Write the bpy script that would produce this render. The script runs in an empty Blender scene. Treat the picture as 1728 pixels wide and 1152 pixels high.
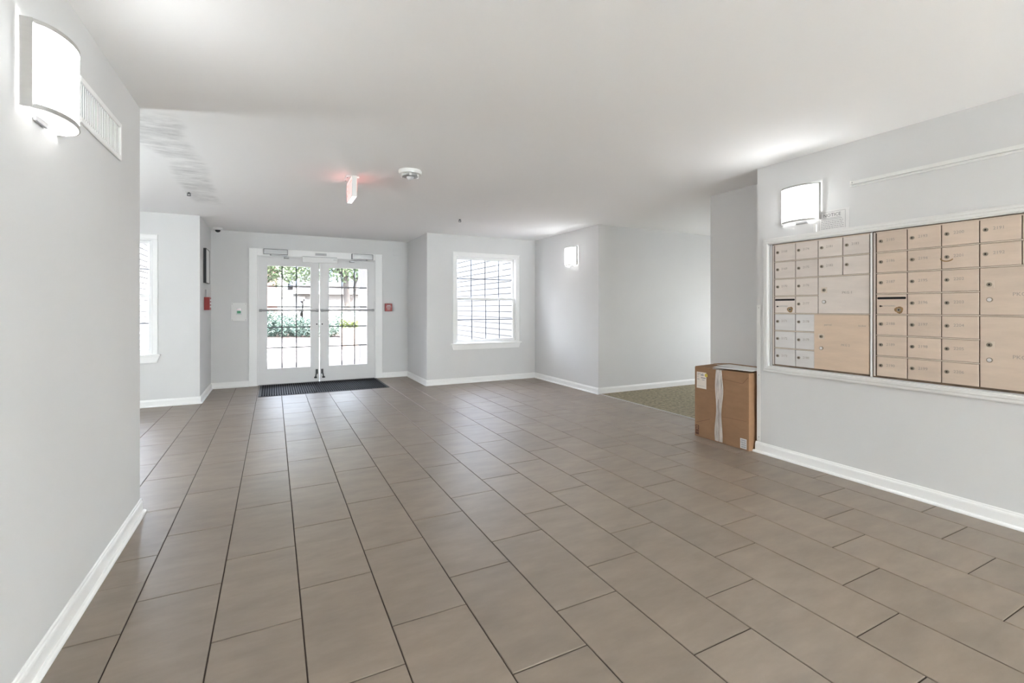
import bpy, bmesh, math, random
from math import sin, cos, pi, radians
from mathutils import Vector, Matrix

random.seed(7)
SC = bpy.context.scene
COL = SC.collection

# ------------------------------------------------------------------ camera
F_PX, Y_HOR, YAW, CX, CAM_H = 791.5, 519.5, 0.4704, 864.0, 1.233
cam = bpy.data.cameras.new('camera')
cam.lens = F_PX / 1728 * 36.0
cam.sensor_width = 36.0
cam.shift_y = -(576.0 - Y_HOR) / 1728.0
cam.clip_start, cam.clip_end = 0.05, 300
cam_o = bpy.data.objects.new('camera', cam)
COL.objects.link(cam_o)
cam_o.location = (0, 0, CAM_H)
cam_o.rotation_euler = (pi / 2, 0, -YAW)
SC.camera = cam_o

# ------------------------------------------------------------------ world, sun, exposure
world = bpy.data.worlds.new('world'); SC.world = world; world.use_nodes = True
wn = world.node_tree; wn.nodes.clear()
w_out = wn.nodes.new('ShaderNodeOutputWorld'); w_bg = wn.nodes.new('ShaderNodeBackground')
w_sky = wn.nodes.new('ShaderNodeTexSky'); w_sky.sky_type = 'NISHITA'
w_sky.sun_disc = False; w_sky.sun_elevation = radians(52); w_sky.sun_rotation = radians(130)
w_sky.air_density = 1.0; w_sky.dust_density = 2.5; w_sky.ozone_density = 1.0
w_bg.inputs['Strength'].default_value = 0.76
w_hs = wn.nodes.new('ShaderNodeHueSaturation'); w_hs.inputs['Saturation'].default_value = 0.45       # hazy bright sky
wn.links.new(w_sky.outputs[0], w_hs.inputs['Color']); wn.links.new(w_hs.outputs[0], w_bg.inputs['Color']); wn.links.new(w_bg.outputs[0], w_out.inputs['Surface'])
sun = bpy.data.lights.new('sun', 'SUN'); sun.energy = 10.2; sun.angle = radians(1.0); sun.color = (1.0, 0.96, 0.9)
sun_o = bpy.data.objects.new('sun', sun); COL.objects.link(sun_o)
sun_dir = Vector((0.0, 0.67, -1.05))          # the way the light travels
sun_o.rotation_euler = sun_dir.to_track_quat('-Z', 'Y').to_euler()
sun_o.location = (8, -8, 14)

SC.view_settings.view_transform = 'Standard'
SC.view_settings.look = 'None'
SC.view_settings.exposure = 2.98
SC.view_settings.gamma = 1.0
SC.view_settings.use_curve_mapping = False
SC.render.engine = 'CYCLES'
SC.cycles.use_denoising = True
SC.cycles.max_bounces = 12
SC.cycles.diffuse_bounces = 8
SC.cycles.glossy_bounces = 4
SC.cycles.transparent_max_bounces = 16
SC.cycles.caustics_reflective = False
SC.cycles.caustics_refractive = False
SC.cycles.sample_clamp_indirect = 8.0

SCONCE_GLOW = 2.1       # radiance of a sconce's shade
TUBE_GLOW = 48.0
BAY_FILL_GLOW = 7.4            # added fill globe, unseen in the left bay
FILL_GLOW = 38.0         # added fill globes, unseen behind the camera

# ------------------------------------------------------------------ materials
def lin(h):
    h = h.lstrip('#'); out = []
    for i in (0, 2, 4):
        c = int(h[i:i + 2], 16) / 255.0
        out.append(c / 12.92 if c <= 0.04045 else ((c + 0.055) / 1.055) ** 2.4)
    return tuple(out) + (1.0,)

def mat(name, col, rough=0.6, metal=0.0, var=0.0, vscale=6.0, bump=0.0, bscale=60.0, stretch=(1, 1, 1), spec=0.5, rnd=0.0, coord='Object', dist=0.002):
    m = bpy.data.materials.new(name); m.use_nodes = True
    nt = m.node_tree; b = nt.nodes['Principled BSDF']
    c = lin(col) if isinstance(col, str) else tuple(col) + (1.0,)
    b.inputs['Base Color'].default_value = c
    b.inputs['Roughness'].default_value = rough
    b.inputs['Metallic'].default_value = metal
    b.inputs['Specular IOR Level'].default_value = spec
    tc = nt.nodes.new('ShaderNodeTexCoord'); mp = nt.nodes.new('ShaderNodeMapping')
    mp.inputs['Scale'].default_value = stretch
    nt.links.new(tc.outputs[coord], mp.inputs['Vector'])
    vec = mp.outputs['Vector']
    if rnd > 0:
        oi = nt.nodes.new('ShaderNodeObjectInfo')
        ad = nt.nodes.new('ShaderNodeVectorMath'); ad.operation = 'ADD'
        ml = nt.nodes.new('ShaderNodeMath'); ml.operation = 'MULTIPLY'; ml.inputs[1].default_value = 97.0
        nt.links.new(oi.outputs['Random'], ml.inputs[0])
        nt.links.new(vec, ad.inputs[0]); nt.links.new(ml.outputs[0], ad.inputs[1]); vec = ad.outputs[0]
    if var > 0 or rnd > 0:
        n = nt.nodes.new('ShaderNodeTexNoise'); n.inputs['Scale'].default_value = vscale
        n.inputs['Detail'].default_value = 6; n.inputs['Roughness'].default_value = 0.6
        nt.links.new(vec, n.inputs['Vector'])
        mr = nt.nodes.new('ShaderNodeMapRange'); mr.inputs['From Min'].default_value = 0.25; mr.inputs['From Max'].default_value = 0.75
        mr.inputs['To Min'].default_value = 1 - var; mr.inputs['To Max'].default_value = 1 + var
        nt.links.new(n.outputs['Fac'], mr.inputs['Value'])
        val = mr.outputs[0]
        if rnd > 0:
            r2 = nt.nodes.new('ShaderNodeMapRange'); r2.inputs['To Min'].default_value = 1 - rnd; r2.inputs['To Max'].default_value = 1 + rnd
            nt.links.new(oi.outputs['Random'], r2.inputs['Value'])
            mm = nt.nodes.new('ShaderNodeMath'); mm.operation = 'MULTIPLY'
            nt.links.new(val, mm.inputs[0]); nt.links.new(r2.outputs[0], mm.inputs[1]); val = mm.outputs[0]
        vm = nt.nodes.new('ShaderNodeVectorMath'); vm.operation = 'SCALE'; vm.inputs[0].default_value = c[:3]
        nt.links.new(val, vm.inputs['Scale']); nt.links.new(vm.outputs[0], b.inputs['Base Color'])
    if bump > 0:
        n2 = nt.nodes.new('ShaderNodeTexNoise'); n2.inputs['Scale'].default_value = bscale; n2.inputs['Detail'].default_value = 4
        nt.links.new(vec, n2.inputs['Vector'])
        bp = nt.nodes.new('ShaderNodeBump'); bp.inputs['Strength'].default_value = bump; bp.inputs['Distance'].default_value = dist
        nt.links.new(n2.outputs['Fac'], bp.inputs['Height']); nt.links.new(bp.outputs[0], b.inputs['Normal'])
    return m

def glow(name, col, strength):
    m = bpy.data.materials.new(name); m.use_nodes = True; nt = m.node_tree; nt.nodes.clear()
    o = nt.nodes.new('ShaderNodeOutputMaterial'); e = nt.nodes.new('ShaderNodeEmission')
    e.inputs['Color'].default_value = tuple(col) + (1,); e.inputs['Strength'].default_value = strength
    nt.links.new(e.outputs[0], o.inputs['Surface'])
    return m

def pane_mat(name, tint=(1, 1, 1), gloss=0.10):
    m = bpy.data.materials.new(name); m.use_nodes = True; nt = m.node_tree; nt.nodes.clear()
    o = nt.nodes.new('ShaderNodeOutputMaterial'); t = nt.nodes.new('ShaderNodeBsdfTransparent'); g = nt.nodes.new('ShaderNodeBsdfGlossy')
    fr = nt.nodes.new('ShaderNodeFresnel'); fr.inputs['IOR'].default_value = 1.45
    t.inputs['Color'].default_value = tuple(tint) + (1,); g.inputs['Roughness'].default_value = 0.02
    mx = nt.nodes.new('ShaderNodeMixShader')
    nt.links.new(fr.outputs[0], mx.inputs[0]); nt.links.new(t.outputs[0], mx.inputs[1]); nt.links.new(g.outputs[0], mx.inputs[2])
    nt.links.new(mx.outputs[0], o.inputs['Surface'])
    return m

M = {}
M['wall'] = mat('wall_paint', (0.68, 0.68, 0.675), 0.75, var=0.02, vscale=1.3, bump=0.05, bscale=180, spec=0.25)
M['trim'] = mat('trim_paint', (0.86, 0.86, 0.85), 0.45, var=0.015, vscale=3)
M['door'] = mat('door_paint', (0.69, 0.685, 0.68), 0.4, var=0.03, vscale=2.5)
M['grout'] = mat('grout', (0.05, 0.034, 0.024), 0.9, var=0.2, vscale=8)
M['tile'] = mat('floor_tile', (0.236, 0.186, 0.143), 0.42, var=0.19, vscale=5.0, bump=0.04, bscale=30, stretch=(0.8, 2.2, 1), rnd=0.06, spec=1.0)
M['white_plastic'] = mat('white_plastic', (0.78, 0.78, 0.76), 0.35, var=0.01)
M['clear_plastic'] = mat('strobe_plastic', (0.62, 0.62, 0.62), 0.12, spec=0.8)
M['red'] = mat('red_enamel', (0.30, 0.018, 0.013), 0.35, var=0.05, vscale=9)
M['white_print'] = mat('white_print', (0.8, 0.78, 0.76), 0.5, var=0.01)
M['black'] = mat('black_plastic', (0.012, 0.012, 0.013), 0.4, var=0.1)
M['dark'] = mat('dark_gap', (0.035, 0.025, 0.018), 0.8, var=0.2)
M['slot'] = mat('slot_black', (0.004, 0.004, 0.004), 0.9, var=0.1)
M['steel'] = mat('brushed_steel', (0.50, 0.50, 0.50), 0.35, 0.85, var=0.05, stretch=(30, 30, 1))
M['nickel'] = mat('brushed_nickel', (0.46, 0.45, 0.43), 0.42, 0.6, var=0.04, stretch=(1, 1, 20))
M['bar'] = mat('push_bar_metal', (0.34, 0.34, 0.34), 0.35, 0.6, var=0.05)
M['closer'] = mat('closer_silver', (0.40, 0.40, 0.40), 0.4, 0.5, var=0.04)
M['muntin'] = mat('muntin_grey', (0.06, 0.066, 0.072), 0.5, var=0.05)
M['grid'] = mat('window_grid', (0.20, 0.215, 0.25), 0.5, var=0.03)
M['rubber'] = mat('rubber_edge', (0.012, 0.012, 0.012), 0.6, var=0.1)
M['mat'] = mat('mat_pile', (0.018, 0.018, 0.020), 0.95, var=0.45, vscale=90, bump=0.8, bscale=160, spec=0.1, dist=0.004)
M['carpet'] = mat('carpet_pile', (0.27, 0.235, 0.165), 0.95, var=0.6, vscale=26, bump=0.6, bscale=90, spec=0.1, dist=0.004)
M['carton'] = mat('cardboard', (0.30, 0.175, 0.098), 0.8, var=0.10, vscale=5, bump=0.08, bscale=20, stretch=(1, 1, 3), spec=0.2)
M['carton_dark'] = mat('cardboard_print', (0.09, 0.03, 0.015), 0.8, var=0.1)
M['tape'] = mat('packing_tape', (0.52, 0.47, 0.43), 0.15, var=0.35, vscale=14, stretch=(1, 3, 0.6), spec=0.8)
M['paper'] = mat('paper', (0.72, 0.71, 0.70), 0.7, var=0.02)
M['label_paper'] = mat('label_paper', (0.75, 0.68, 0.60), 0.6, var=0.02)
M['ink'] = mat('ink', (0.10, 0.10, 0.11), 0.7, var=0.1)
M['ink_soft'] = mat('ink_soft', (0.30, 0.30, 0.31), 0.7, var=0.1)
M['yellow'] = mat('yellow_sticker', (0.62, 0.47, 0.06), 0.5, var=0.1, vscale=40)
M['green'] = mat('green_button', (0.01, 0.20, 0.075), 0.3, var=0.1)
M['red_ink'] = mat('red_ink', (0.55, 0.12, 0.12), 0.6, var=0.05)
M['vent_dark'] = mat('vent_dark', (0.10, 0.10, 0.10), 0.8, var=0.05)
M['glass'] = pane_mat('window_glass')
for k, c in {'a': (0.65, 0.53, 0.43), 'b': (0.68, 0.61, 0.555), 'c': (0.67, 0.52, 0.395), 'd': (0.68, 0.66, 0.645)}.items():  # tones mix real metal finish with tints of light put into the colour
    M['box_' + k] = mat('aluminium_door_' + k, c, 0.42, 0.15, var=0.075, vscale=4, bump=0.03, bscale=120, stretch=(1, 1, 5), rnd=0.04)
M['box_edge'] = mat('aluminium_edge', (0.66, 0.56, 0.46), 0.4, 0.2, var=0.06, vscale=30)
M['box_side'] = mat('aluminium_worn', (0.16, 0.11, 0.07), 0.6, 0.1, var=0.5, vscale=14)
M['lock'] = mat('lock_metal', (0.30, 0.26, 0.20), 0.35, 0.7, var=0.2, vscale=60)
M['lock_bright'] = mat('lock_bright', (0.58, 0.54, 0.47), 0.3, 0.6, var=0.1, vscale=60)
M['engraved'] = mat('engraved_number', (0.36, 0.31, 0.27), 0.6, var=0.1)
M['rust'] = mat('rust', (0.30, 0.185, 0.085), 0.9, var=0.5, vscale=60)
M['frame'] = mat('frame_paint', (0.74, 0.735, 0.72), 0.45, var=0.02, vscale=4)
# outdoors
M['siding'] = mat('vinyl_siding', (0.15, 0.149, 0.147), 0.5, var=0.02)
M['render_white'] = mat('white_render', (0.22, 0.212, 0.205), 0.8, var=0.03)
M['beige_wall'] = mat('pale_wall', (0.105, 0.10, 0.096), 0.8, var=0.03)
M['roof'] = mat('roof_shingle', (0.035, 0.052, 0.075), 0.9, var=0.25, vscale=8, stretch=(1, 1, 4))
M['bark'] = mat('bark', (0.026, 0.021, 0.018), 0.95, var=0.4, vscale=9, bump=0.5, bscale=18, stretch=(3, 3, 0.6))
M['leaf_tree'] = mat('tree_leaf', (0.036, 0.060, 0.023), 0.6, var=0.5, vscale=2.5)
M['leaf_hedge'] = mat('hedge_leaf', (0.070, 0.112, 0.088), 0.6, var=0.5, vscale=3)
M['leaf_lime'] = mat('planter_leaf', (0.085, 0.12, 0.024), 0.6, var=0.4, vscale=5)
M['planter'] = mat('planter_wood', (0.17, 0.135, 0.118), 0.7, var=0.12, vscale=6, stretch=(1, 1, 6))
M['post'] = mat('post_paint', (0.19, 0.19, 0.19), 0.6, var=0.02)
M['mulch'] = mat('mulch', (0.06, 0.04, 0.03), 0.95, var=0.4, vscale=14, bump=0.5, bscale=30)

def brick_mat(name, c1, c2, mortar, scale, rough=0.85, coord='Object', rot=(0, 0, 0)):
    m = bpy.data.materials.new(name); m.use_nodes = True; nt = m.node_tree; b = nt.nodes['Principled BSDF']
    tc = nt.nodes.new('ShaderNodeTexCoord'); mp = nt.nodes.new('ShaderNodeMapping'); mp.inputs['Rotation'].default_value = rot
    br = nt.nodes.new('ShaderNodeTexBrick'); br.inputs['Scale'].default_value = scale
    br.inputs['Color1'].default_value = tuple(c1) + (1,); br.inputs['Color2'].default_value = tuple(c2) + (1,); br.inputs['Mortar'].default_value = tuple(mortar) + (1,)
    br.inputs['Mortar Size'].default_value = 0.012
    nt.links.new(tc.outputs[coord], mp.inputs[0]); nt.links.new(mp.outputs[0], br.inputs['Vector']); nt.links.new(br.outputs['Color'], b.inputs['Base Color'])
    b.inputs['Roughness'].default_value = rough
    return m
M['paving'] = brick_mat('brick_paving', (0.14, 0.124, 0.126), (0.12, 0.107, 0.109), (0.085, 0.077, 0.078), 4.0)
M['red_brick'] = brick_mat('red_brick', (0.070, 0.030, 0.024), (0.055, 0.024, 0.02), (0.09, 0.075, 0.068), 4.2, rot=(pi / 2, 0, 0))

def ceiling_mat():
    m = mat('ceiling_paint', (0.90, 0.90, 0.895), 0.85, bump=0.0, spec=0.2)
    nt = m.node_tree; b = nt.nodes['Principled BSDF']
    tc = nt.nodes.new('ShaderNodeTexCoord')
    # an old water-damaged patch, brushed over roughly: a curved band on the left of the ceiling
    sx = nt.nodes.new('ShaderNodeSeparateXYZ'); nt.links.new(tc.outputs['Object'], sx.inputs[0])
    def mth(op, a, bb=None, cc=None):
        n = nt.nodes.new('ShaderNodeMath'); n.operation = op
        for i, v in enumerate((a, bb, cc)):
            if v is None: continue
            if isinstance(v, (int, float)): n.inputs[i].default_value = v
            else: nt.links.new(v, n.inputs[i])
        return n.outputs[0]
    wob = nt.nodes.new('ShaderNodeTexNoise'); wob.inputs['Scale'].default_value = 1.6; wob.inputs['Detail'].default_value = 3
    nt.links.new(tc.outputs['Object'], wob.inputs['Vector'])
    wx = mth('MULTIPLY_ADD', wob.outputs['Fac'], 0.22, -0.11)
    ext = mth('MAXIMUM', mth('MULTIPLY', mth('SUBTRACT', 4.65, sx.outputs['Y']), 0.10), 0.0)      # wider at the wall end
    d = mth('SUBTRACT', mth('ABSOLUTE', mth('ADD', mth('ADD', mth('ADD', sx.outputs['X'], 0.665), ext), wx)), ext)
    mx_ = nt.nodes.new('ShaderNodeMapRange'); mx_.interpolation_type = 'SMOOTHSTEP'
    mx_.inputs['From Min'].default_value = 0.08; mx_.inputs['From Max'].default_value = 0.17; mx_.inputs['To Min'].default_value = 1; mx_.inputs['To Max'].default_value = 0
    nt.links.new(d, mx_.inputs['Value'])
    dy = mth('ABSOLUTE', mth('SUBTRACT', sx.outputs['Y'], 4.95))
    my_ = nt.nodes.new('ShaderNodeMapRange'); my_.interpolation_type = 'SMOOTHSTEP'
    my_.inputs['From Min'].default_value = 1.25; my_.inputs['From Max'].default_value = 1.5; my_.inputs['To Min'].default_value = 1; my_.inputs['To Max'].default_value = 0
    nt.links.new(dy, my_.inputs['Value'])
    mask = mth('MULTIPLY', mx_.outputs[0], my_.outputs[0])
    mp = nt.nodes.new('ShaderNodeMapping'); mp.inputs['Scale'].default_value = (5, 22, 1); nt.links.new(tc.outputs['Object'], mp.inputs[0])
    n1 = nt.nodes.new('ShaderNodeTexNoise'); n1.inputs['Scale'].default_value = 1.0; n1.inputs['Detail'].default_value = 7; n1.inputs['Roughness'].default_value = 0.75
    nt.links.new(mp.outputs[0], n1.inputs['Vector'])
    n3 = nt.nodes.new('ShaderNodeTexNoise'); n3.inputs['Scale'].default_value = 2.6; n3.inputs['Detail'].default_value = 2
    nt.links.new(tc.outputs['Object'], n3.inputs['Vector'])
    str_ = mth('ADD', mth('MULTIPLY_ADD', n1.outputs['Fac'], 1.5, -0.66), mth('MULTIPLY_ADD', n3.outputs['Fac'], 0.5, -0.17))
    dark = mth('MULTIPLY', mth('MULTIPLY', mask, mth('MAXIMUM', str_, -0.05)), 0.75)
    big = nt.nodes.new('ShaderNodeTexNoise'); big.inputs['Scale'].default_value = 0.6; nt.links.new(tc.outputs['Object'], big.inputs['Vector'])
    f = mth('SUBTRACT', mth('MULTIPLY_ADD', big.outputs['Fac'], 0.04, 0.98), dark)
    vm = nt.nodes.new('ShaderNodeVectorMath'); vm.operation = 'SCALE'; vm.inputs[0].default_value = (0.90, 0.90, 0.895)
    nt.links.new(f, vm.inputs['Scale']); nt.links.new(vm.outputs[0], b.inputs['Base Color'])
    bp = nt.nodes.new('ShaderNodeBump'); bp.inputs['Distance'].default_value = 0.006; bp.inputs['Strength'].default_value = 1.0
    h = mth('MULTIPLY', mask, n1.outputs['Fac'])
    fine = nt.nodes.new('ShaderNodeTexNoise'); fine.inputs['Scale'].default_value = 140; nt.links.new(tc.outputs['Object'], fine.inputs['Vector'])
    nt.links.new(mth('MULTIPLY_ADD', fine.outputs['Fac'], 0.03, h), bp.inputs['Height'])
    nt.links.new(bp.outputs[0], b.inputs['Normal'])
    return m
M['ceiling'] = ceiling_mat()

def grille_mat():
    m = bpy.data.materials.new('perforated_plate'); m.use_nodes = True; nt = m.node_tree; nt.nodes.clear()
    o = nt.nodes.new('ShaderNodeOutputMaterial'); p = nt.nodes.new('ShaderNodeBsdfPrincipled'); t = nt.nodes.new('ShaderNodeBsdfTransparent')
    p.inputs['Base Color'].default_value = (0.7, 0.7, 0.69, 1); p.inputs['Roughness'].default_value = 0.4
    tc = nt.nodes.new('ShaderNodeTexCoord'); mp = nt.nodes.new('ShaderNodeMapping'); mp.inputs['Rotation'].default_value = (0, 0, pi / 4)
    mp.inputs['Scale'].default_value = (125, 125, 125)
    fr = nt.nodes.new('ShaderNodeVectorMath'); fr.operation = 'FRACTION'
    sb = nt.nodes.new('ShaderNodeVectorMath'); sb.operation = 'SUBTRACT'; sb.inputs[1].default_value = (0.5, 0.5, 0)
    sp = nt.nodes.new('ShaderNodeSeparateXYZ'); cb = nt.nodes.new('ShaderNodeCombineXYZ')
    ln = nt.nodes.new('ShaderNodeVectorMath'); ln.operation = 'LENGTH'
    lt = nt.nodes.new('ShaderNodeMath'); lt.operation = 'LESS_THAN'; lt.inputs[1].default_value = 0.19
    mx = nt.nodes.new('ShaderNodeMixShader')
    L = nt.links.new
    L(tc.outputs['Object'], mp.inputs[0]); L(mp.outputs[0], fr.inputs[0]); L(fr.outputs[0], sb.inputs[0]); L(sb.outputs[0], sp.inputs[0])
    L(sp.outputs['X'], cb.inputs['X']); L(sp.outputs['Y'], cb.inputs['Y']); L(cb.outputs[0], ln.inputs[0]); L(ln.outputs['Value'], lt.inputs[0])
    L(lt.outputs[0], mx.inputs[0]); L(p.outputs[0], mx.inputs[1]); L(t.outputs[0], mx.inputs[2]); L(mx.outputs[0], o.inputs['Surface'])
    return m
M['grille'] = grille_mat()
M['shade'] = glow('lamp_shade', (0.97, 0.985, 1.0), SCONCE_GLOW)
_n = M['shade'].node_tree; _g = _n.nodes.new('ShaderNodeNewGeometry'); _m = _n.nodes.new('ShaderNodeMapRange')     # the inner face of the acrylic glows less
_m.inputs['To Min'].default_value = SCONCE_GLOW; _m.inputs['To Max'].default_value = SCONCE_GLOW * 0.12
_n.links.new(_g.outputs['Backfacing'], _m.inputs['Value']); _n.links.new(_m.outputs[0], _n.nodes['Emission'].inputs['Strength'])
M['tube'] = glow('lamp_tube', (1.0, 0.98, 0.95), TUBE_GLOW)
M['tube_dim'] = glow('lamp_tube_dim', (1.0, 0.98, 0.95), 5.0)
M['dome'] = glow('fill_globe', (0.865, 0.95, 1.0), FILL_GLOW)
M['corridor_fill'] = glow('fill_globe_corridor', (0.865, 0.95, 1.0), 1.7)  # glow of the added corridor fill globe
M['bay_fill'] = glow('fill_globe_bay', (0.865, 0.95, 1.0), BAY_FILL_GLOW)
M['exit_red'] = glow('exit_letters', (1.0, 0.16, 0.14), 0.5)
M['exit_face'] = glow('exit_face', (1.0, 0.55, 0.53), 0.2)
M['exit_down'] = glow('exit_downlight', (1.0, 0.97, 0.94), 0.26)

# ------------------------------------------------------------------ mesh helpers
def box(bm, x0, x1, y0, y1, z0, z1, bev=0.0, seg=1):
    t = bm if not bev else bmesh.new()
    vs = [t.verts.new((x, y, z)) for z in (z0, z1) for y in (y0, y1) for x in (x0, x1)]
    for f in ((0, 2, 3, 1), (4, 5, 7, 6), (0, 1, 5, 4), (2, 6, 7, 3), (0, 4, 6, 2), (1, 3, 7, 5)):
        t.faces.new([vs[i] for i in f])
    if bev:
        bmesh.ops.bevel(t, geom=t.edges[:], offset=bev, segments=seg, profile=0.6, affect='EDGES')
        me = bpy.data.meshes.new('tmp'); t.to_mesh(me); t.free(); bm.from_mesh(me); bpy.data.meshes.remove(me)
    return bm

def cyl(bm, p0, p1, r, n=16, r2=None, cap=True):
    p0, p1 = Vector(p0), Vector(p1); r2 = r if r2 is None else r2
    q = (p1 - p0).to_track_quat('Z', 'Y')
    a = [bm.verts.new(p0 + q @ Vector((r * cos(2 * pi * i / n), r * sin(2 * pi * i / n), 0))) for i in range(n)]
    b = [bm.verts.new(p1 + q @ Vector((r2 * cos(2 * pi * i / n), r2 * sin(2 * pi * i / n), 0))) for i in range(n)]
    for i in range(n):
        j = (i + 1) % n; bm.faces.new((a[i], a[j], b[j], b[i]))
    if cap:
        bm.faces.new(a[::-1]); bm.faces.new(b)
    return bm

def lathe(bm, prof, n=24, c=(0, 0, 0)):
    rings = []
    for r, z in prof:
        if r < 1e-6: rings.append([bm.verts.new((c[0], c[1], c[2] + z))])
        else: rings.append([bm.verts.new((c[0] + r * cos(2 * pi * i / n), c[1] + r * sin(2 * pi * i / n), c[2] + z)) for i in range(n)])
    for A, B in zip(rings, rings[1:]):
        for i in range(n):
            j = (i + 1) % n
            if len(A) == 1 and len(B) == 1: continue
            if len(A) == 1: bm.faces.new((A[0], B[j], B[i]))
            elif len(B) == 1: bm.faces.new((A[i], A[j], B[0]))
            else: bm.faces.new((A[i], A[j], B[j], B[i]))
    return bm

def prism(bm, pts, fn0, fn1):
    """extrude the 2-D polygon pts from fn0(u,v) to fn1(u,v)"""
    a = [bm.verts.new(fn0(u, v)) for u, v in pts]; b = [bm.verts.new(fn1(u, v)) for u, v in pts]
    n = len(pts)
    for i in range(n):
        j = (i + 1) % n; bm.faces.new((a[i], a[j], b[j], b[i]))
    bm.faces.new(a[::-1]); bm.faces.new(b)
    return bm

def fin(name, bm, m, parent=None, smooth=False):
    bmesh.ops.recalc_face_normals(bm, faces=bm.faces[:])
    me = bpy.data.meshes.new(name); bm.to_mesh(me); bm.free()
    if m is not None: me.materials.append(m)
    if smooth:
        for p in me.polygons: p.use_smooth = True
        try: me.set_sharp_from_angle(angle=radians(35))
        except Exception: pass
    o = bpy.data.objects.new(name, me); COL.objects.link(o)
    if parent is not None: o.parent = parent
    return o

def bx(name, m, parent, x0, x1, y0, y1, z0, z1, bev=0.0, seg=1):
    return fin(name, box(bmesh.new(), x0, x1, y0, y1, z0, z1, bev, seg), m, parent)

def empty(name, loc=(0, 0, 0), rz=0.0):
    o = bpy.data.objects.new(name, None); COL.objects.link(o); o.location = loc; o.rotation_euler = (0, 0, rz)
    o.empty_display_size = 0.1
    return o

def tag(o, label, cat, group=None, kind=None):
    o['label'] = label; o['category'] = cat
    if group: o['group'] = group
    if kind: o['kind'] = kind
    return o

def struct(o, label=None):
    o['kind'] = 'structure'
    if label: o['label'] = label
    return o

def copy_tree(o, parent=None):
    c = o.copy(); COL.objects.link(c); c.parent = parent
    for ch in list(o.children): copy_tree(ch, c)
    return c

def text(name, body, size, m, parent, loc, rot, align='CENTER', ext=0.0002):
    cu = bpy.data.curves.new(name, 'FONT'); cu.body = body; cu.size = size; cu.extrude = ext
    cu.align_x = align; cu.align_y = 'CENTER'; cu.resolution_u = 2
    cu.materials.append(m)
    tmp = bpy.data.objects.new(name, cu); COL.objects.link(tmp)
    bpy.context.view_layer.update()
    me = bpy.data.meshes.new_from_object(tmp.evaluated_get(bpy.context.evaluated_depsgraph_get()))
    bpy.data.objects.remove(tmp); bpy.data.curves.remove(cu)
    me.name = name
    o = bpy.data.objects.new(name, me); COL.objects.link(o)
    o.parent = parent; o.location = loc; o.rotation_euler = rot
    return o
FACE_MX = (pi / 2, 0, -pi / 2)     # text on a wall that faces -X
FACE_MY = (pi / 2, 0, 0)           # text on a wall that faces -Y

# ------------------------------------------------------------------ measures of the room
ZC = 2.4275
LX, LEND = -0.713, 3.512           # left partition and its end
RX, REND = 3.706, 2.637            # mailbox wall and its corner
PX, PEND = 4.16, 3.504             # recess behind the carton
SX, SEND = 4.14, 5.42              # wall with the far sconce
WY, DY = 7.24, 8.44                # window walls, door wall
JL, JR = -0.85, 2.17               # sides of the entry niche
AL = -2.8                          # far left side
YB = -6.5                          # behind the camera

def slab(name, rects, holes_axis, label, m='wall'):
    """rects: list of boxes that make up one wall"""
    bm = bmesh.new()
    for r in rects: box(bm, *r)
    return struct(fin(name, bm, M[m]), label)

def holed(axis, a0, a1, t0, t1, z0, z1, holes):
    """boxes of a wall along axis ('x' or 'y') with rectangular holes (h0,h1,zb,zt)"""
    out, pos = [], a0
    for h0, h1, zb, zt in sorted(holes):
        out.append((pos, h0, z0, z1))
        if zb > z0: out.append((h0, h1, z0, zb))
        if zt < z1: out.append((h0, h1, zt, z1))
        pos = h1
    out.append((pos, a1, z0, z1))
    return [(p, q, t0, t1, zb, zt) if axis == 'x' else (t0, t1, p, q, zb, zt) for p, q, zb, zt in out]

Z0, Z1 = -0.1, ZC + 0.02
slab('wall_left', [(LX - 0.13, LX, YB, LEND, Z0, Z1)], None, 'long pale grey wall on the left with lamp and vent')
slab('wall_left_return', [(AL - 0.13, LX - 0.13, LEND - 0.13, LEND, Z0, Z1)], None, 'grey wall turning left behind the end of the left wall')
slab('wall_far_left', [(AL - 0.13, AL, LEND, WY + 0.14, Z0, Z1)], None, 'grey side wall at the far left of the window bay')
WIN_R = (2.655, 3.765, 0.655, 2.09)
WIN_L = (-2.455, -1.345, 0.655, 2.09)
slab('wall_window_left', holed('x', AL, JL - 0.0, WY, WY + 0.14, Z0, Z1, [WIN_L]), None, 'grey wall with the window half hidden at the left')
slab('wall_entry_left', [(JL - 0.13, JL, WY + 0.14, DY, Z0, Z1)], None, 'left side of the entry niche with picture and red box')
slab('wall_entry', holed('x', JL - 0.13, JR + 0.13, DY, DY + 0.14, Z0, Z1, [(-0.23, 1.597, Z0, 2.065)]), None, 'grey wall around the glazed double doors')
slab('wall_entry_right', [(JR, JR + 0.13, WY + 0.14, DY, Z0, Z1)], None, 'right side of the entry niche')
slab('wall_window_right', holed('x', JR, SX + 0.0, WY, WY + 0.14, Z0, Z1, [WIN_R]), None, 'grey wall with the fully visible window right of the doors')
slab('wall_bay_right', [(SX, SX + 0.14, SEND, WY + 0.14, Z0, Z1)], None, 'wall with the small far sconce')
slab('wall_corridor', [(SX + 0.14, 9.0, SEND, SEND + 0.14, Z0, Z1)], None, 'far wall of the carpeted side corridor')
slab('wall_corridor_near', [(PX, 9.0, PEND - 0.13, PEND, Z0, Z1)], None, 'near wall of the carpeted side corridor')
slab('wall_corridor_end', holed('y', PEND, SEND, 9.0, 9.14, Z0, Z1, [(4.1, 4.8, 0.9, 2.0)]), None, 'end wall of the side corridor')
slab('wall_recess', [(PX, PX + 0.13, REND - 0.13, PEND - 0.13, Z0, Z1)], None, 'short wall set back behind the carton')
slab('wall_right', [(RX, RX + 0.14, YB, REND, Z0, Z1), (RX + 0.14, PX, REND - 0.13, REND, Z0, Z1)], None, 'wall that carries the mailboxes on the right')
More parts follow.
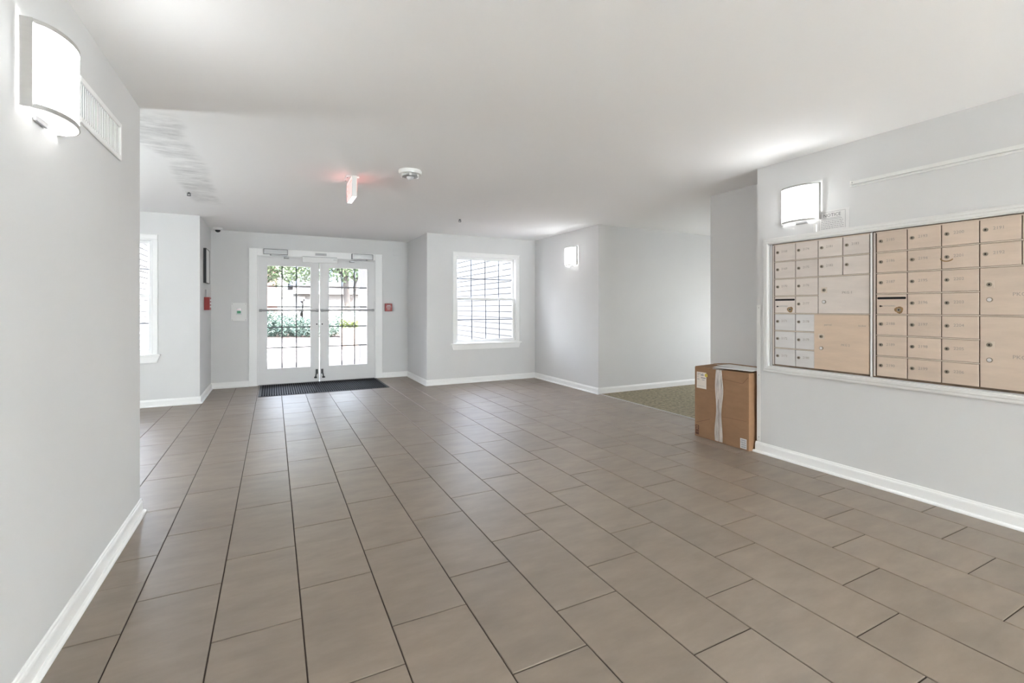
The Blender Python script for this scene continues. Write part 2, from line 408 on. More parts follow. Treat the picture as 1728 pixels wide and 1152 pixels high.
slab('wall_back', [(LX - 0.13, RX + 0.14, YB - 0.13, YB, Z0, Z1)], None, 'wall behind the camera')
bm = bmesh.new(); box(bm, AL - 0.2, 9.2, YB - 0.2, WY + 0.14, ZC, ZC + 0.16); box(bm, JL - 0.13, JR + 0.13, WY + 0.14, DY + 0.14, ZC, ZC + 0.16)
struct(fin('ceiling', bm, M['ceiling']), 'smooth off-white ceiling with a rough patched strip at the left')

# ------------------------------------------------------------------ floor and tiles
rects = [(LX, RX, YB, REND), (LX, PX, REND, LEND), (AL, SX + 0.03, LEND, WY), (JL, JR, WY, DY + 0.03)]
bm = bmesh.new()
for r in rects: box(bm, *r, -0.12, -0.0035)
floor = struct(fin('floor', bm, M['grout']), 'taupe tiled lobby floor laid in a stepped third bond')
TW, TL, U0, V0 = 0.308, 0.6361, -0.5146, 2.2549
JW = 0.0052
def tile_geo(bm, pieces, cx, cy):
    for x0, x1, y0, y1 in pieces:
        c = 0.0014
        lo = [bm.verts.new((x - cx, y - cy, -0.012)) for x, y in ((x0, y0), (x1, y0), (x1, y1), (x0, y1))]
        mi = [bm.verts.new((x - cx, y - cy, -c)) for x, y in ((x0, y0), (x1, y0), (x1, y1), (x0, y1))]
        hi = [bm.verts.new((x - cx, y - cy, 0)) for x, y in ((x0 + c, y0 + c), (x1 - c, y0 + c), (x1 - c, y1 - c), (x0 + c, y1 - c))]
        for A, B in ((lo, mi), (mi, hi)):
            for i in range(4): bm.faces.new((A[i], A[(i + 1) % 4], B[(i + 1) % 4], B[i]))
        bm.faces.new(hi)
def project(X, Y, Z):
    r = cos(YAW) * X - sin(YAW) * Y; w = sin(YAW) * X + cos(YAW) * Y
    return (CX + F_PX * r / w, Y_HOR - F_PX * (Z - CAM_H) / w, w) if w > 0.05 else None
def seen(x, y):
    p = project(x, y, 0)
    if not p or not (-5 < p[0] < 1733 and p[1] < 1160): return False
    if y > LEND and x / y < LX / LEND - 0.002: return False       # behind the end of the left wall
    if y > WY and not (JL < x < JR): return False
    return True
full_mesh = None; rest = bmesh.new(); n_seen = 0
for i in range(-9, 17):
    x0, x1 = U0 + i * TW, U0 + (i + 1) * TW
    off = V0 + ((i + 1) % 3) / 3 * TL
    k0 = int((YB - off) / TL) - 2
    for k in range(k0, k0 + 28):
        y0, y1 = off + k * TL, off + (k + 1) * TL
        a0, a1, b0, b1 = x0 + JW / 2, x1 - JW / 2, y0 + JW / 2, y1 - JW / 2
        pcs = []
        for X0, X1, Y0, Y1 in rects:
            q = (max(a0, X0), min(a1, X1), max(b0, Y0), min(b1, Y1))
            if q[1] - q[0] > 0.004 and q[3] - q[2] > 0.004: pcs.append(q)
        if not pcs: continue
        whole = abs(sum((q[1] - q[0]) * (q[3] - q[2]) for q in pcs) - (a1 - a0) * (b1 - b0)) < 1e-5
        if whole: pcs = [(a0, a1, b0, b1)]
        vis = any(seen(q[0] + fx * (q[1] - q[0]), q[2] + fy * (q[3] - q[2])) for q in pcs for fx in (0, .5, 1) for fy in (0, .5, 1))
        cx, cy = (a0 + a1) / 2, (b0 + b1) / 2
        if not vis:
            tile_geo(rest, pcs, 0, 0); continue
        n_seen += 1
        if whole and full_mesh is not None:
            o = bpy.data.objects.new('tile', full_mesh); COL.objects.link(o); o.parent = floor
        else:
            b2 = bmesh.new(); tile_geo(b2, pcs, cx, cy); o = fin('tile', b2, M['tile'], floor)
            if whole: full_mesh = o.data
        o.location = (cx, cy, 0)
o = fin('tiling', rest, M['tile'], floor); o['kind'] = 'stuff'
print('tiles in view', n_seen)
bm = bmesh.new(); box(bm, SX + 0.03, 9.0, PEND, SEND, -0.12, 0.004)
struct(fin('floor_corridor', bm, M['carpet']), 'mottled olive brown carpet of the side corridor')
struct(bx('trim_1', M['nickel'], None, SX + 0.012, SX + 0.034, PEND, SEND, -0.01, 0.006, 0.002), 'thin metal edge strip between tiles and carpet')

# ------------------------------------------------------------------ baseboards
def baseboard(name, p0, p1, nrm, shoe=True, e0=0.0, e1=0.0):
    """moulded board with shoe along p0->p1, nrm = into the room; e0/e1 lengthen its ends round a corner"""
    p0, p1, n = Vector(p0 + (0,)), Vector(p1 + (0,)), Vector(nrm + (0,))
    d = (p1 - p0).normalized(); p0 = p0 - d * e0; p1 = p1 + d * e1
    bm = bmesh.new()
    pts = [(0, 0.0), (0.013, 0.0), (0.013, 0.066), (0.011, 0.074), (0.007, 0.078), (0.006, 0.086), (0.002, 0.090), (0, 0.090)]
    prism(bm, pts, lambda u, v: p0 + n * u + Vector((0, 0, v)), lambda u, v: p1 + n * u + Vector((0, 0, v)))
    o = struct(fin(name, bm, M['trim']))
    o['label'] = None or ('white moulded baseboard: ' + name.replace('baseboard_', '').replace('_', ' '))
    if shoe:
        bm = bmesh.new()
        ps = [(0.013, 0.0), (0.029, 0.0), (0.029, 0.006), (0.026, 0.012), (0.021, 0.016), (0.013, 0.018)]
        s0, s1 = p0 - d * (0.014 if e0 else 0), p1 + d * (0.014 if e1 else 0)
        prism(bm, ps, lambda u, v: s0 + n * u + Vector((0, 0, v)), lambda u, v: s1 + n * u + Vector((0, 0, v)))
        fin('shoe_moulding', bm, M['trim'], o)
    return o
baseboard('baseboard_left_wall', (LX, YB), (LX, LEND), (1, 0), e1=0.013)
baseboard('baseboard_left_end', (LX - 0.13, LEND), (LX, LEND), (0, 1))
baseboard('baseboard_window_left', (AL, WY), (JL, WY), (0, -1), e1=0.013)
baseboard('baseboard_entry_left', (JL, WY), (JL, DY), (1, 0))
baseboard('baseboard_entry_door_left', (JL, DY), (-0.345, DY), (0, -1))
baseboard('baseboard_entry_door_right', (1.715, DY), (JR, DY), (0, -1))
baseboard('baseboard_entry_right', (JR, WY), (JR, DY), (-1, 0))
baseboard('baseboard_window_right', (JR, WY), (SX, WY), (0, -1), e0=0.013)
baseboard('baseboard_bay_right', (SX, SEND), (SX, WY), (-1, 0), e0=0.013)
baseboard('baseboard_corridor', (SX, SEND), (9.0, SEND), (0, -1), shoe=False)
baseboard('baseboard_recess', (PX, REND), (PX, PEND), (-1, 0))
baseboard('baseboard_mailbox_wall', (RX, YB), (RX, REND), (-1, 0), e1=0.013)

# ------------------------------------------------------------------ windows
def window(name, W, label):
    x0, x1, z0, z1 = W
    root = struct(empty(name, (0, 0, 0)), label)
    cw, pr = 0.055, 0.016
    for nm, a in (('casing', (x0 - cw, x0, z0, z1)), ('casing', (x1, x1 + cw, z0, z1)), ('casing', (x0 - cw, x1 + cw, z1, z1 + cw))):
        bm = bmesh.new(); box(bm, a[0], a[1], WY - pr, WY - 0.0005, a[2], a[3], 0.004)
        fin('casing', bm, M['trim'], root)
    bm = bmesh.new(); box(bm, x0 - cw - 0.004, x1 + cw + 0.004, WY - pr - 0.008, WY - 0.0005, z1 + cw - 0.012, z1 + cw + 0.004, 0.003)
    fin('head_moulding', bm, M['trim'], root)
    # jamb lining
    bm = bmesh.new(); t = 0.012
    box(bm, x0, x0 + t, WY - 0.004, WY + 0.139, z0, z1); box(bm, x1 - t, x1, WY - 0.004, WY + 0.139, z0, z1)
    box(bm, x0 + t, x1 - t, WY - 0.004, WY + 0.139, z1 - t, z1); box(bm, x0 + t, x1 - t, WY - 0.004, WY + 0.139, z0, z0 + t)
    fin('jamb', bm, M['trim'], root)
    # sill board and apron with raked ends
    bm = bmesh.new(); box(bm, x0 - cw - 0.03, x1 + cw + 0.03, WY - 0.055, WY + 0.02, z0 - 0.022, z0, 0.006, 2); fin('sill', bm, M['trim'], root)
    bm = bmesh.new()
    prism(bm, [(x0 - cw - 0.018, z0 - 0.022), (x1 + cw + 0.018, z0 - 0.022), (x1 + cw - 0.012, z0 - 0.105), (x0 - cw + 0.012, z0 - 0.105)],
          lambda u, v: (u, WY - 0.018, v), lambda u, v: (u, WY - 0.0005, v))
    fin('apron', bm, M['trim'], root)
    zm = (z0 + z1) / 2 - 0.0
    for up in (1, 0):
        ya, yb = (WY + 0.075, WY + 0.105) if up else (WY + 0.043, WY + 0.073)
        s0, s1 = (zm - 0.005, z1 - t) if up else (z0 + t, zm + 0.030)
        st = 0.034
        bm = bmesh.new()
        rb, rt = (0.036, 0.040) if up else (0.045, 0.036)
        box(bm, x0 + t, x0 + t + st, ya, yb, s0, s1, 0.003); box(bm, x1 - t - st, x1 - t, ya, yb, s0, s1, 0.003)
        box(bm, x0 + t + st, x1 - t - st, ya, yb, s0, s0 + rb, 0.003); box(bm, x0 + t + st, x1 - t - st, ya, yb, s1 - rt, s1, 0.003)
        sash = fin('sash', bm, M['trim'], root)
        gx0, gx1, gz0, gz1 = x0 + t + st, x1 - t - st, s0 + rb, s1 - rt
        yg = (ya + yb) / 2
        bw = 0.015
        for k in range(1, 4):
            xx = gx0 + (gx1 - gx0) * k / 4
            bx('muntin', M['grid'], sash, xx - bw / 2, xx + bw / 2, yg - 0.003, yg + 0.003, gz0, gz1)
        zz = (gz0 + gz1) / 2
        for k in range(4):
            xa, xb = gx0 + (gx1 - gx0) * k / 4 + (bw / 2 if k else 0), gx0 + (gx1 - gx0) * (k + 1) / 4 - (bw / 2 if k < 3 else 0)
            bx('muntin', M['grid'], sash, xa, xb, yg - 0.003, yg + 0.003, zz - bw / 2, zz + bw / 2)
        for k in range(4):
            xa, xb = gx0 + (gx1 - gx0) * k / 4, gx0 + (gx1 - gx0) * (k + 1) / 4
            for za, zb in ((gz0, zz), (zz, gz1)):
                bm = bmesh.new(); v = [bm.verts.new(p) for p in ((xa, yg + 0.006, za), (xb, yg + 0.006, za), (xb, yg + 0.006, zb), (xa, yg + 0.006, zb))]
                bm.faces.new(v); fin('pane', bm, M['glass'], sash)
        if not up:
            for xx in (x0 + 0.26, x1 - 0.26):
                bm = bmesh.new(); box(bm, xx - 0.025, xx + 0.025, ya - 0.004, yb, s1, s1 + 0.012, 0.003); fin('sash_lock', bm, M['white_plastic'], sash)
    return root
window('window_1', WIN_R, 'white double hung window right of the doors')
window('window_2', WIN_L, 'white double hung window partly hidden behind the left wall')

# ------------------------------------------------------------------ entrance doors
bm = bmesh.new()
box(bm, -0.345, -0.23, DY - 0.02, DY - 0.0005, 0, 2.175, 0.004); box(bm, 1.597, 1.715, DY - 0.02, DY - 0.0005, 0, 2.175, 0.004)
box(bm, -0.23, 1.597, DY - 0.02, DY - 0.0005, 2.065, 2.175, 0.004)
casing = struct(fin('trim_2', bm, M['trim']), 'broad painted casing around the double doors')
bm = bmesh.new(); box(bm, -0.230, -0.214, DY - 0.0, DY + 0.139, 0, 2.065); box(bm, 1.581, 1.597, DY, DY + 0.139, 0, 2.065); box(bm, -0.214, 1.581, DY, DY + 0.139, 2.049, 2.065)
fin('jamb', bm, M['door'], casing)
bm = bmesh.new(); box(bm, -0.214, 1.581, DY + 0.0, DY + 0.139, -0.02, 0.010, 0.003)
fin('threshold', bm, M['bar'], casing)

def door_leaf(name, x0, x1, gx0, gx1, label):
    root = struct(empty(name, (0, 0, 0)), label)
    ya, yb = DY + 0.004, DY + 0.048
    z0, z1, g0, g1 = 0.014, 2.046, 0.262, 1.910
    bm = bmesh.new()
    box(bm, x0, gx0, ya, yb, z0, z1); box(bm, gx1, x1, ya, yb, z0, z1); box(bm, gx0, gx1, ya, yb, z0, g0); box(bm, gx0, gx1, ya, yb, g1, z1)
    leaf = fin('door_panel', bm, M['door'], root)
    bm = bmesh.new(); e = 0.012
    for a in ((gx0 - e, gx0, g0 - e, g1 + e), (gx1, gx1 + e, g0 - e, g1 + e), (gx0, gx1, g0 - e, g0), (gx0, gx1, g1, g1 + e)):
        box(bm, a[0], a[1], ya - 0.005, ya, a[2], a[3], 0.002)
    fin('glazing_bead', bm, M['door'], root)
    ym = ya + 0.018
    xs = [gx0 + (gx1 - gx0) * k / 3 for k in range(4)]; zs = [g0 + (g1 - g0) * k / 5 for k in range(6)]
    bw = 0.018
    for k in (1, 2): bx('muntin', M['muntin'], root, xs[k] - bw / 2, xs[k] + bw / 2, ym - 0.006, ym + 0.006, g0, g1)
    for k in range(1, 5):
        for j in range(3):
            bx('muntin', M['muntin'], root, xs[j] + (bw / 2 if j else 0), xs[j + 1] - (bw / 2 if j < 2 else 0), ym - 0.006, ym + 0.006, zs[k] - bw / 2, zs[k] + bw / 2)
    for j in range(3):
        for k in range(5):
            bm = bmesh.new(); v = [bm.verts.new(p) for p in ((xs[j], ym + 0.008, zs[k]), (xs[j + 1], ym + 0.008, zs[k]), (xs[j + 1], ym + 0.008, zs[k + 1]), (xs[j], ym + 0.008, zs[k + 1]))]
            bm.faces.new(v); fin('pane', bm, M['glass'], root)
    # push bar on two end brackets
    zb = 1.195
    pb = bmesh.new()
    cyl(pb, (x0 + 0.012, ya - 0.045, zb), (x1 - 0.012, ya - 0.045, zb), 0.015, 16)
    bar = fin('push_bar', pb, M['bar'], root, True)
    for xx in (x0 + 0.03, x1 - 0.03):
        bm = bmesh.new(); box(bm, xx - 0.022, xx + 0.022, ya - 0.052, ya, zb - 0.021, zb + 0.021, 0.006, 2); fin('bracket', bm, M['bar'], bar)
    inner = x1 if x0 < 0.3 else x0
    s = -1 if x0 < 0.3 else 1
    bm = bmesh.new(); cyl(bm, (inner + s * 0.036, ya - 0.006, 0.964), (inner + s * 0.036, ya, 0.964), 0.011, 14); fin('lock_cylinder', bm, M['dark'], root, True)
    # kick-down holder near the meeting edge
    hx = inner + s * 0.036
    bm = bmesh.new(); box(bm, hx - 0.017, hx + 0.017, ya - 0.010, ya, 0.135, 0.215, 0.003)
    prism(bm, [(hx - 0.008, 0.20), (hx + 0.008, 0.20), (hx + s * 0.02 + 0.010, 0.085), (hx + s * 0.02 - 0.010, 0.085)], lambda u, v: (u, ya - 0.032, v), lambda u, v: (u, ya - 0.012, v))
    st = fin('door_holder', bm, M['black'], root)
    bm = bmesh.new(); cyl(bm, (hx + s * 0.02, ya - 0.022, 0.070), (hx + s * 0.02, ya - 0.022, 0.092), 0.022, 14); fin('rubber_foot', bm, M['rubber'], st, True)
    return root
door_leaf('door_1', -0.212, 0.679, -0.088, 0.545, 'left leaf of the white glazed double door')
door_leaf('door_2', 0.691, 1.579, 0.834, 1.455, 'right leaf of the white glazed double door')

def closer(x0, x1, z0, z1, flip, label):
    root = tag(empty('door_closer', ((x0 + x1) / 2, DY - 0.02, z0)), label, 'door closer', 'door closers above the double doors')
    w = (x1 - x0) / 2; h = z1 - z0
    bm = bmesh.new(); box(bm, -w, w, -0.055, 0, 0, h, 0.006, 2); body = fin('body', bm, M['closer'], root)
    bm = bmesh.new()
    for a in ((-w - .002, -w + .006, -.001, h + .001), (w - .006, w + .002, -.001, h + .001), (-w, w, h - .005, h + .002)): box(bm, a[0], a[1], -0.057, -0.002, a[2], a[3])
    fin('cover_edge', bm, M['muntin'], body)
    s = 1 if flip else -1
    # flat two-piece arm under the body, folded towards the door
    px = s * w * 0.42
    bm = bmesh.new(); cyl(bm, (px, -0.03, -0.02), (px, -0.03, 0.0), 0.012, 12); fin('pivot', bm, M['bar'], root, True)
    ex = -s * w * 0.95
    bm = bmesh.new()
    d = (Vector((ex, -0.10, 0)) - Vector((px, -0.03, 0))); L = d.length; n = Vector((-d.y, d.x, 0)).normalized() * 0.009; d.normalize()
    A, B = Vector((px, -0.03, -0.022)), Vector((ex, -0.10, -0.030))
    vs = [bm.verts.new(p + q) for p in (A, B) for q in (n, -n, n + Vector((0, 0, .006)), -n + Vector((0, 0, .006)))]
    for f in ((0, 1, 5, 4), (2, 6, 7, 3), (0, 4, 6, 2), (1, 3, 7, 5), (0, 2, 3, 1), (4, 5, 7, 6)): bm.faces.new([vs[i] for i in f])
    fin('arm', bm, M['steel'], root)
    bm = bmesh.new(); box(bm, ex - 0.045, ex + 0.03, -0.075, 0.022, -0.058, -0.032, 0.004); fin('shoe', bm, M['bar'], root)
    return root
closer(-0.139, 0.203, 2.088, 2.168, False, 'silver door closer above the left glazed door leaf')
closer(1.194, 1.541, 2.068, 2.158, True, 'silver door closer above the right glazed door leaf')
root = tag(empty('magnetic_lock', (0.692, DY - 0.02, 1.980)), 'white magnetic lock bar at the top where the doors meet', 'door lock')
bm = bmesh.new(); box(bm, -0.272, 0.272, -0.05, 0.0, 0.0, 0.088, 0.004); fin('housing', bm, M['white_plastic'], root)
bm = bmesh.new(); box(bm, -0.268, 0.262, -0.048, 0.0, 0.0885, 0.098); fin('mounting_plate', bm, M['bar'], root)
bm = bmesh.new()
for k in range(4): box(bm, 0.205 + k * 0.013, 0.213 + k * 0.013, -0.0508, -0.05, 0.052, 0.062)
fin('lettering', bm, M['ink_soft'], root)
root = tag(empty('name_plate', (0.705, DY - 0.0205, 2.104)), 'small grey notice plate on the casing above the magnetic lock', 'plate')
bm = bmesh.new(); box(bm, -0.088, 0.088, -0.006, 0, 0, 0.040, 0.002); fin('plate', bm, M['closer'], root)
bm = bmesh.new()
for r in range(2):
    x = -0.078
    for k in range(9):
        wd = random.uniform(0.008, 0.016); box(bm, x, x + wd, -0.0066, -0.006, 0.008 + r * 0.015, 0.016 + r * 0.015); x += wd + 0.004
fin('lettering', bm, M['ink_soft'], root)

# door mat
root = tag(empty('door_mat', (0.71, 7.93, 0.0005)), 'black ribbed entrance mat lying before the double doors', 'mat')
bm = bmesh.new(); box(bm, -0.90, 0.90, -0.575, 0.475, 0, 0.006, 0.003); fin('rubber_border', bm, M['rubber'], root)
bm = bmesh.new()
n = 56
for k in range(n):
    x = -0.865 + 1.73 * k / n
    box(bm, x, x + 0.021, -0.54, 0.455, 0.006, 0.0115)
o = fin('ribs', bm, M['mat'], root); o['kind'] = 'stuff'

# ------------------------------------------------------------------ wall devices near the doors
root = tag(empty('exit_button', (-0.478, DY, 1.03)), 'white wall plate with a green exit button left of the doors', 'button')
bm = bmesh.new(); box(bm, -0.108, 0.108, -0.012, -0.0005, 0.0, 0.282, 0.004, 2); pl = fin('cover_plate', bm, M['white_plastic'], root)
for sx in (-0.092, 0.092):
    for sz in (0.018, 0.264):
        bm = bmesh.new(); cyl(bm, (sx, -0.0145, sz), (sx, -0.012, sz), 0.005, 8); fin('screw', bm, M['bar'], pl)
bm = bmesh.new(); box(bm, -0.036, 0.034, -0.016, -0.012, 0.098, 0.198, 0.001); sp = fin('switch_plate', bm, M['steel'], root)
bm = bmesh.new(); box(bm, -0.026, 0.024, -0.028, -0.016, 0.118, 0.160, 0.003); o = fin('push_button', bm, M['green'], root); o['label'] = 'green square push button'
text('lettering', 'EXIT', 0.026, M['red_ink'], sp, (-0.001, -0.0163, 0.180), FACE_MY)
text('lettering', 'PUSH', 0.014, M['green'], sp, (-0.001, -0.0163, 0.107), FACE_MY)

root = tag(empty('fire_alarm_pull', (1.819, DY, 1.175)), 'red fire alarm pull station right of the double doors', 'fire alarm')
bm = bmesh.new(); box(bm, -0.062, 0.062, -0.045, -0.0005, 0.0, 0.137, 0.008, 2); fin('housing', bm, M['red'], root)
bm = bmesh.new(); box(bm, -0.040, 0.040, -0.054, -0.045, 0.072, 0.084, 0.002); fin('pull_handle', bm, M['white_print'], root)
for hw_, za_, zb_ in ((0.032, 0.097, 0.108), (0.030, 0.047, 0.053), (0.026, 0.026, 0.030)): bx('lettering', M['white_print'], root, -hw_, hw_, -0.0465, -0.045, za_, zb_)

struct_ghost = bx('patch_plate', M['wall'], None, 1.905, 2.045, DY - 0.006, DY - 0.0005, 2.165, 2.300, 0.002)
tag(struct_ghost, 'square blanking plate painted over in wall grey above the alarm', 'wall plate')

root = tag(empty('fire_strobe_box', (JL, 7.72, 1.205)), 'red alarm box with conduit below the black picture frame', 'fire alarm')
bm = bmesh.new(); box(bm, 0.0005, 0.066, -0.075, 0.10, 0.0, 0.178, 0.006, 2); fin('housing', bm, M['red'], root)
bm = bmesh.new()
for k in range(3): box(bm, 0.066, 0.070, -0.045, 0.065, 0.035 + k * 0.045, 0.058 + k * 0.045, 0.001)
fin('lettering', bm, M['white_print'], root)
bm = bmesh.new(); cyl(bm, (0.012, 0.02, 0.178), (0.012, 0.02, 0.285), 0.006, 10); fin('conduit', bm, M['bar'], root, True)

root = tag(empty('picture_frame', (JL, 7.78, 1.575)), 'black framed picture seen edge-on left of the entry', 'picture')
bm = bmesh.new(); y0, y1, h = -0.20, 0.20, 0.475
for a in ((y0, y0 + .010, 0, h), (y1 - .010, y1, 0, h), (y0 + .010, y1 - .010, 0, .010), (y0 + .010, y1 - .010, h - .010, h)): box(bm, 0.0005, 0.034, a[0], a[1], a[2], a[3], 0.002)
fin('frame', bm, M['black'], root)
bx('sheet', M['paper'], root, 0.004, 0.030, y0 + 0.010, y1 - 0.010, 0.010, h - 0.010)

root = tag(empty('security_camera', (-0.74, 8.22, ZC)), 'small white dome camera in the ceiling corner by the entry', 'camera')
bm = bmesh.new(); lathe(bm, [(0, 0), (0.064, 0), (0.066, -0.010), (0.060, -0.026), (0.040, -0.034), (0, -0.034)], 28); fin('base', bm, M['white_plastic'], root, True)
bm = bmesh.new(); lathe(bm, [(0.036, -0.034), (0.034, -0.048), (0.024, -0.060), (0.010, -0.066), (0, -0.067)], 24); fin('dome', bm, M['black'], root, True)

# ------------------------------------------------------------------ ceiling devices
root = tag(empty('exit_sign', (0.640, 4.50, ZC)), 'white edge-on exit sign with red lit face hanging from ceiling', 'exit sign')
bm = bmesh.new(); box(bm, -0.055, 0.055, -0.075, 0.075, -0.018, 0.0, 0.003); fin('canopy', bm, M['white_plastic'], root)
for yy in (-0.062, 0.062):
    bm = bmesh.new(); cyl(bm, (-0.045, yy, -0.024), (-0.045, yy, -0.018), 0.006, 8); fin('screw', bm, M['bar'], root)
bm = bmesh.new(); box(bm, -0.022, 0.022, -0.155, 0.155, -0.203, -0.018, 0.003); fin('housing', bm, M['white_plastic'], root)
bx('diffuser', M['exit_down'], root, -0.020, 0.020, -0.150, 0.150, -0.2055, -0.203)
for s in (-1, 1):
    o = bx('lit_face', M['exit_face'], root, s * 0.0225 - 0.0008, s * 0.0225 + 0.0008, -0.148, 0.148, -0.196, -0.026)
    o['label'] = 'glowing pink red face'
    text('lettering', 'EXIT', 0.155, M['exit_red'], o, (s * 0.0238, 0, -0.112), (pi / 2, 0, s * pi / 2), ext=0.0003)

root = tag(empty('smoke_alarm', (1.062, 4.05, ZC)), 'round white smoke and strobe alarm on the ceiling', 'smoke alarm')
bm = bmesh.new(); lathe(bm, [(0, 0), (0.098, 0), (0.100, -0.010), (0.094, -0.030), (0.072, -0.034), (0, -0.034)], 36); fin('base', bm, M['white_plastic'], root, True)
bm = bmesh.new(); lathe(bm, [(0.070, -0.034), (0.074, -0.040), (0.070, -0.050), (0.045, -0.054), (0, -0.054)], 36); fin('body', bm, M['closer'], root, True)
bm = bmesh.new(); lathe(bm, [(0.032, -0.054), (0.031, -0.062), (0.022, -0.074), (0.010, -0.079), (0, -0.080)], 24); fin('lens', bm, M['clear_plastic'], root, True)
for k in range(6):
    a = k * pi / 3 + 0.3; bm = bmesh.new(); box(bm, -0.010, 0.010, -0.004, 0.004, -0.056, -0.036, 0.002)
    o = fin('rib', bm, M['white_plastic'], root); o.location = (0.076 * cos(a), 0.076 * sin(a), 0); o.rotation_euler = (0, 0, a + pi / 2)

def sprinkler(x, y, label):
    root = tag(empty('sprinkler', (x, y, ZC)), label, 'sprinkler', 'ceiling sprinkler heads')
    bm = bmesh.new(); lathe(bm, [(0, 0), (0.034, 0), (0.032, -0.004), (0.016, -0.007), (0, -0.007)], 20); fin('escutcheon', bm, M['white_plastic'], root, True)
    bm = bmesh.new(); cyl(bm, (0, 0, -0.024), (0, 0, -0.006), 0.008, 12)
    for s in (-1, 1): box(bm, s * 0.013 - 0.003, s * 0.013 + 0.003, -0.003, 0.003, -0.040, -0.012)
    fin('frame_arms', bm, M['muntin'], root)
    bm = bmesh.new(); cyl(bm, (0, 0, -0.043), (0, 0, -0.040), 0.018, 16); fin('deflector', bm, M['muntin'], root)
sprinkler(2.225, 5.916, 'dark sprinkler head on the ceiling before the right window')
sprinkler(-0.775, 5.80, 'dark sprinkler head at the end of the patched ceiling strip')

# ------------------------------------------------------------------ wall lamps
def sconce(wall_x, y, zc, into, label, tube='tube'):
    """half-round wall lamp; local +X points into the room"""
    root = tag(empty('wall_sconce', (wall_x, y, zc), 0 if into > 0 else pi), label, 'wall lamp', 'half-round wall sconces')
    W, Hh, D, g = 0.146, 0.141, 0.098, 0.022
    N = 20
    arc = []
    for i in range(N + 1):
        t = -1 + 2 * i / N
        arc.append((g + (D - g) * math.sqrt(max(0.0, 1 - (t * 0.985) ** 2)) * 1.0, t * (W - 0.004)))
    def strip(name, z0, z1, off, m, th=0.0022):
        bm = bmesh.new()
        o0 = [(x + off, yy) for x, yy in arc]; o1 = [(x + off - th, yy) for x, yy in arc]
        ring = []
        for P in (o0, o1):
            for z in (z0, z1): ring.append([bm.verts.new((x, yy, z)) for x, yy in P])
        for i in range(N):
            for a, b in ((0, 1), (3, 2), (1, 3), (2, 0)):
                bm.faces.new((ring[a][i], ring[a][i + 1], ring[b][i + 1], ring[b][i]))
        return fin(name, bm, m, root, True)
    strip('shade', -Hh + 0.012, Hh - 0.012, 0.0, M['shade'])
    strip('band', Hh - 0.014, Hh, 0.002, M['nickel'], 0.004)
    strip('band', -Hh, -Hh + 0.014, 0.002, M['nickel'], 0.004)
    for s in (-1, 1):
        bm = bmesh.new(); box(bm, 0.004, g + 0.014, s * W - 0.002, s * W + 0.002, -Hh, Hh, 0.001); fin('side_rail', bm, M['nickel'], root)
    def seg(name, z, m, th, inset=0.004):
        bm = bmesh.new(); pts = [(x - inset, yy * 0.97) for x, yy in arc]; pts = [(0.006, pts[0][1])] + pts + [(0.006, pts[-1][1])]
        if th: prism(bm, pts, lambda u, v: (u, v, z), lambda u, v: (u, v, z + th))
        else: bm.faces.new([bm.verts.new((u, v, z)) for u, v in pts])
        return fin(name, bm, m, root)
    seg('top_cap', Hh - 0.006, M['white_plastic'], 0.003)
    seg('grille', -Hh + 0.004, M['grille'], 0)
    bm = bmesh.new(); box(bm, 0.0005, 0.006, -W * 0.8, W * 0.8, -Hh * 0.9, Hh * 0.92); fin('backplate', bm, M['white_plastic'], root)
    bm = bmesh.new(); box(bm, 0.002, 0.012, -0.045, 0.045, -Hh - 0.010, -Hh + 0.004, 0.001); fin('bracket', bm, M['bar'], root)
    bm = bmesh.new(); cyl(bm, (0.045, -0.07, -0.02), (0.045, 0.07, -0.02), 0.013, 12); fin('lamp_tube', bm, M[tube], root, True)
    return root
sconce(LX, 2.150, 2.008, 1, 'large bright sconce on the left wall beside the vent')
sconce(RX, 2.255, 2.045, -1, 'bright sconce above the mailboxes on the right wall', 'tube_dim')
sconce(SX, 6.065, 2.035, -1, 'small far sconce on the wall right of the window')
sconce(AL, 5.3, 2.045, 1, 'added fill sconce, unseen in the left window bay')  # this sconce and the next three are added fill, out of view
sconce(LX, -3.2, 2.045, 1, 'added fill sconce, unseen on the left wall behind the camera')
sconce(RX, -3.2, 2.045, -1, 'added fill sconce, unseen on the right wall behind the camera')
s_ = sconce(PX, 0, 2.045, 1, 'added fill sconce, unseen on the near wall inside the side corridor'); s_.location = (6.0, PEND, 2.045); s_.rotation_euler = (0, 0, pi / 2)

def fill_lamp(x, y, label, m='dome', zg=0.85):  # invented globe on a pole, added out of view to brighten the lobby
    root = tag(empty('fill_globe_lamp', (x, y, 0)), label, 'fill lamp', 'added fill globes out of view')
    bm = bmesh.new(); lathe(bm, [(0, 0), (0.15, 0), (0.15, 0.012), (0.02, 0.03), (0, 0.03)], 28); fin('base', bm, M['nickel'], root, True)
    bm = bmesh.new(); cyl(bm, (0, 0, 0.02), (0, 0, zg - 0.165), 0.012, 12); fin('pole', bm, M['nickel'], root, True)
    bm = bmesh.new(); lathe(bm, [(0.17 * sin(pi * k / 14), zg - 0.17 * cos(pi * k / 14)) for k in range(15)], 28); fin('globe', bm, M[m], root, True)
fill_lamp(3.1, -4.2, 'added opal fill globe behind the camera by the right wall')
fill_lamp(2.2, -5.2, 'added opal fill globe in the middle behind the camera')
fill_lamp(3.0, -6.0, 'added opal fill globe near the back wall')
fill_lamp(-2.3, 4.05, 'added opal fill globe hidden round the corner in the left bay', 'bay_fill', 1.15)
fill_lamp(6.2, 4.1, 'added opal fill globe hidden round the corner in the side corridor', 'corridor_fill', 1.05)

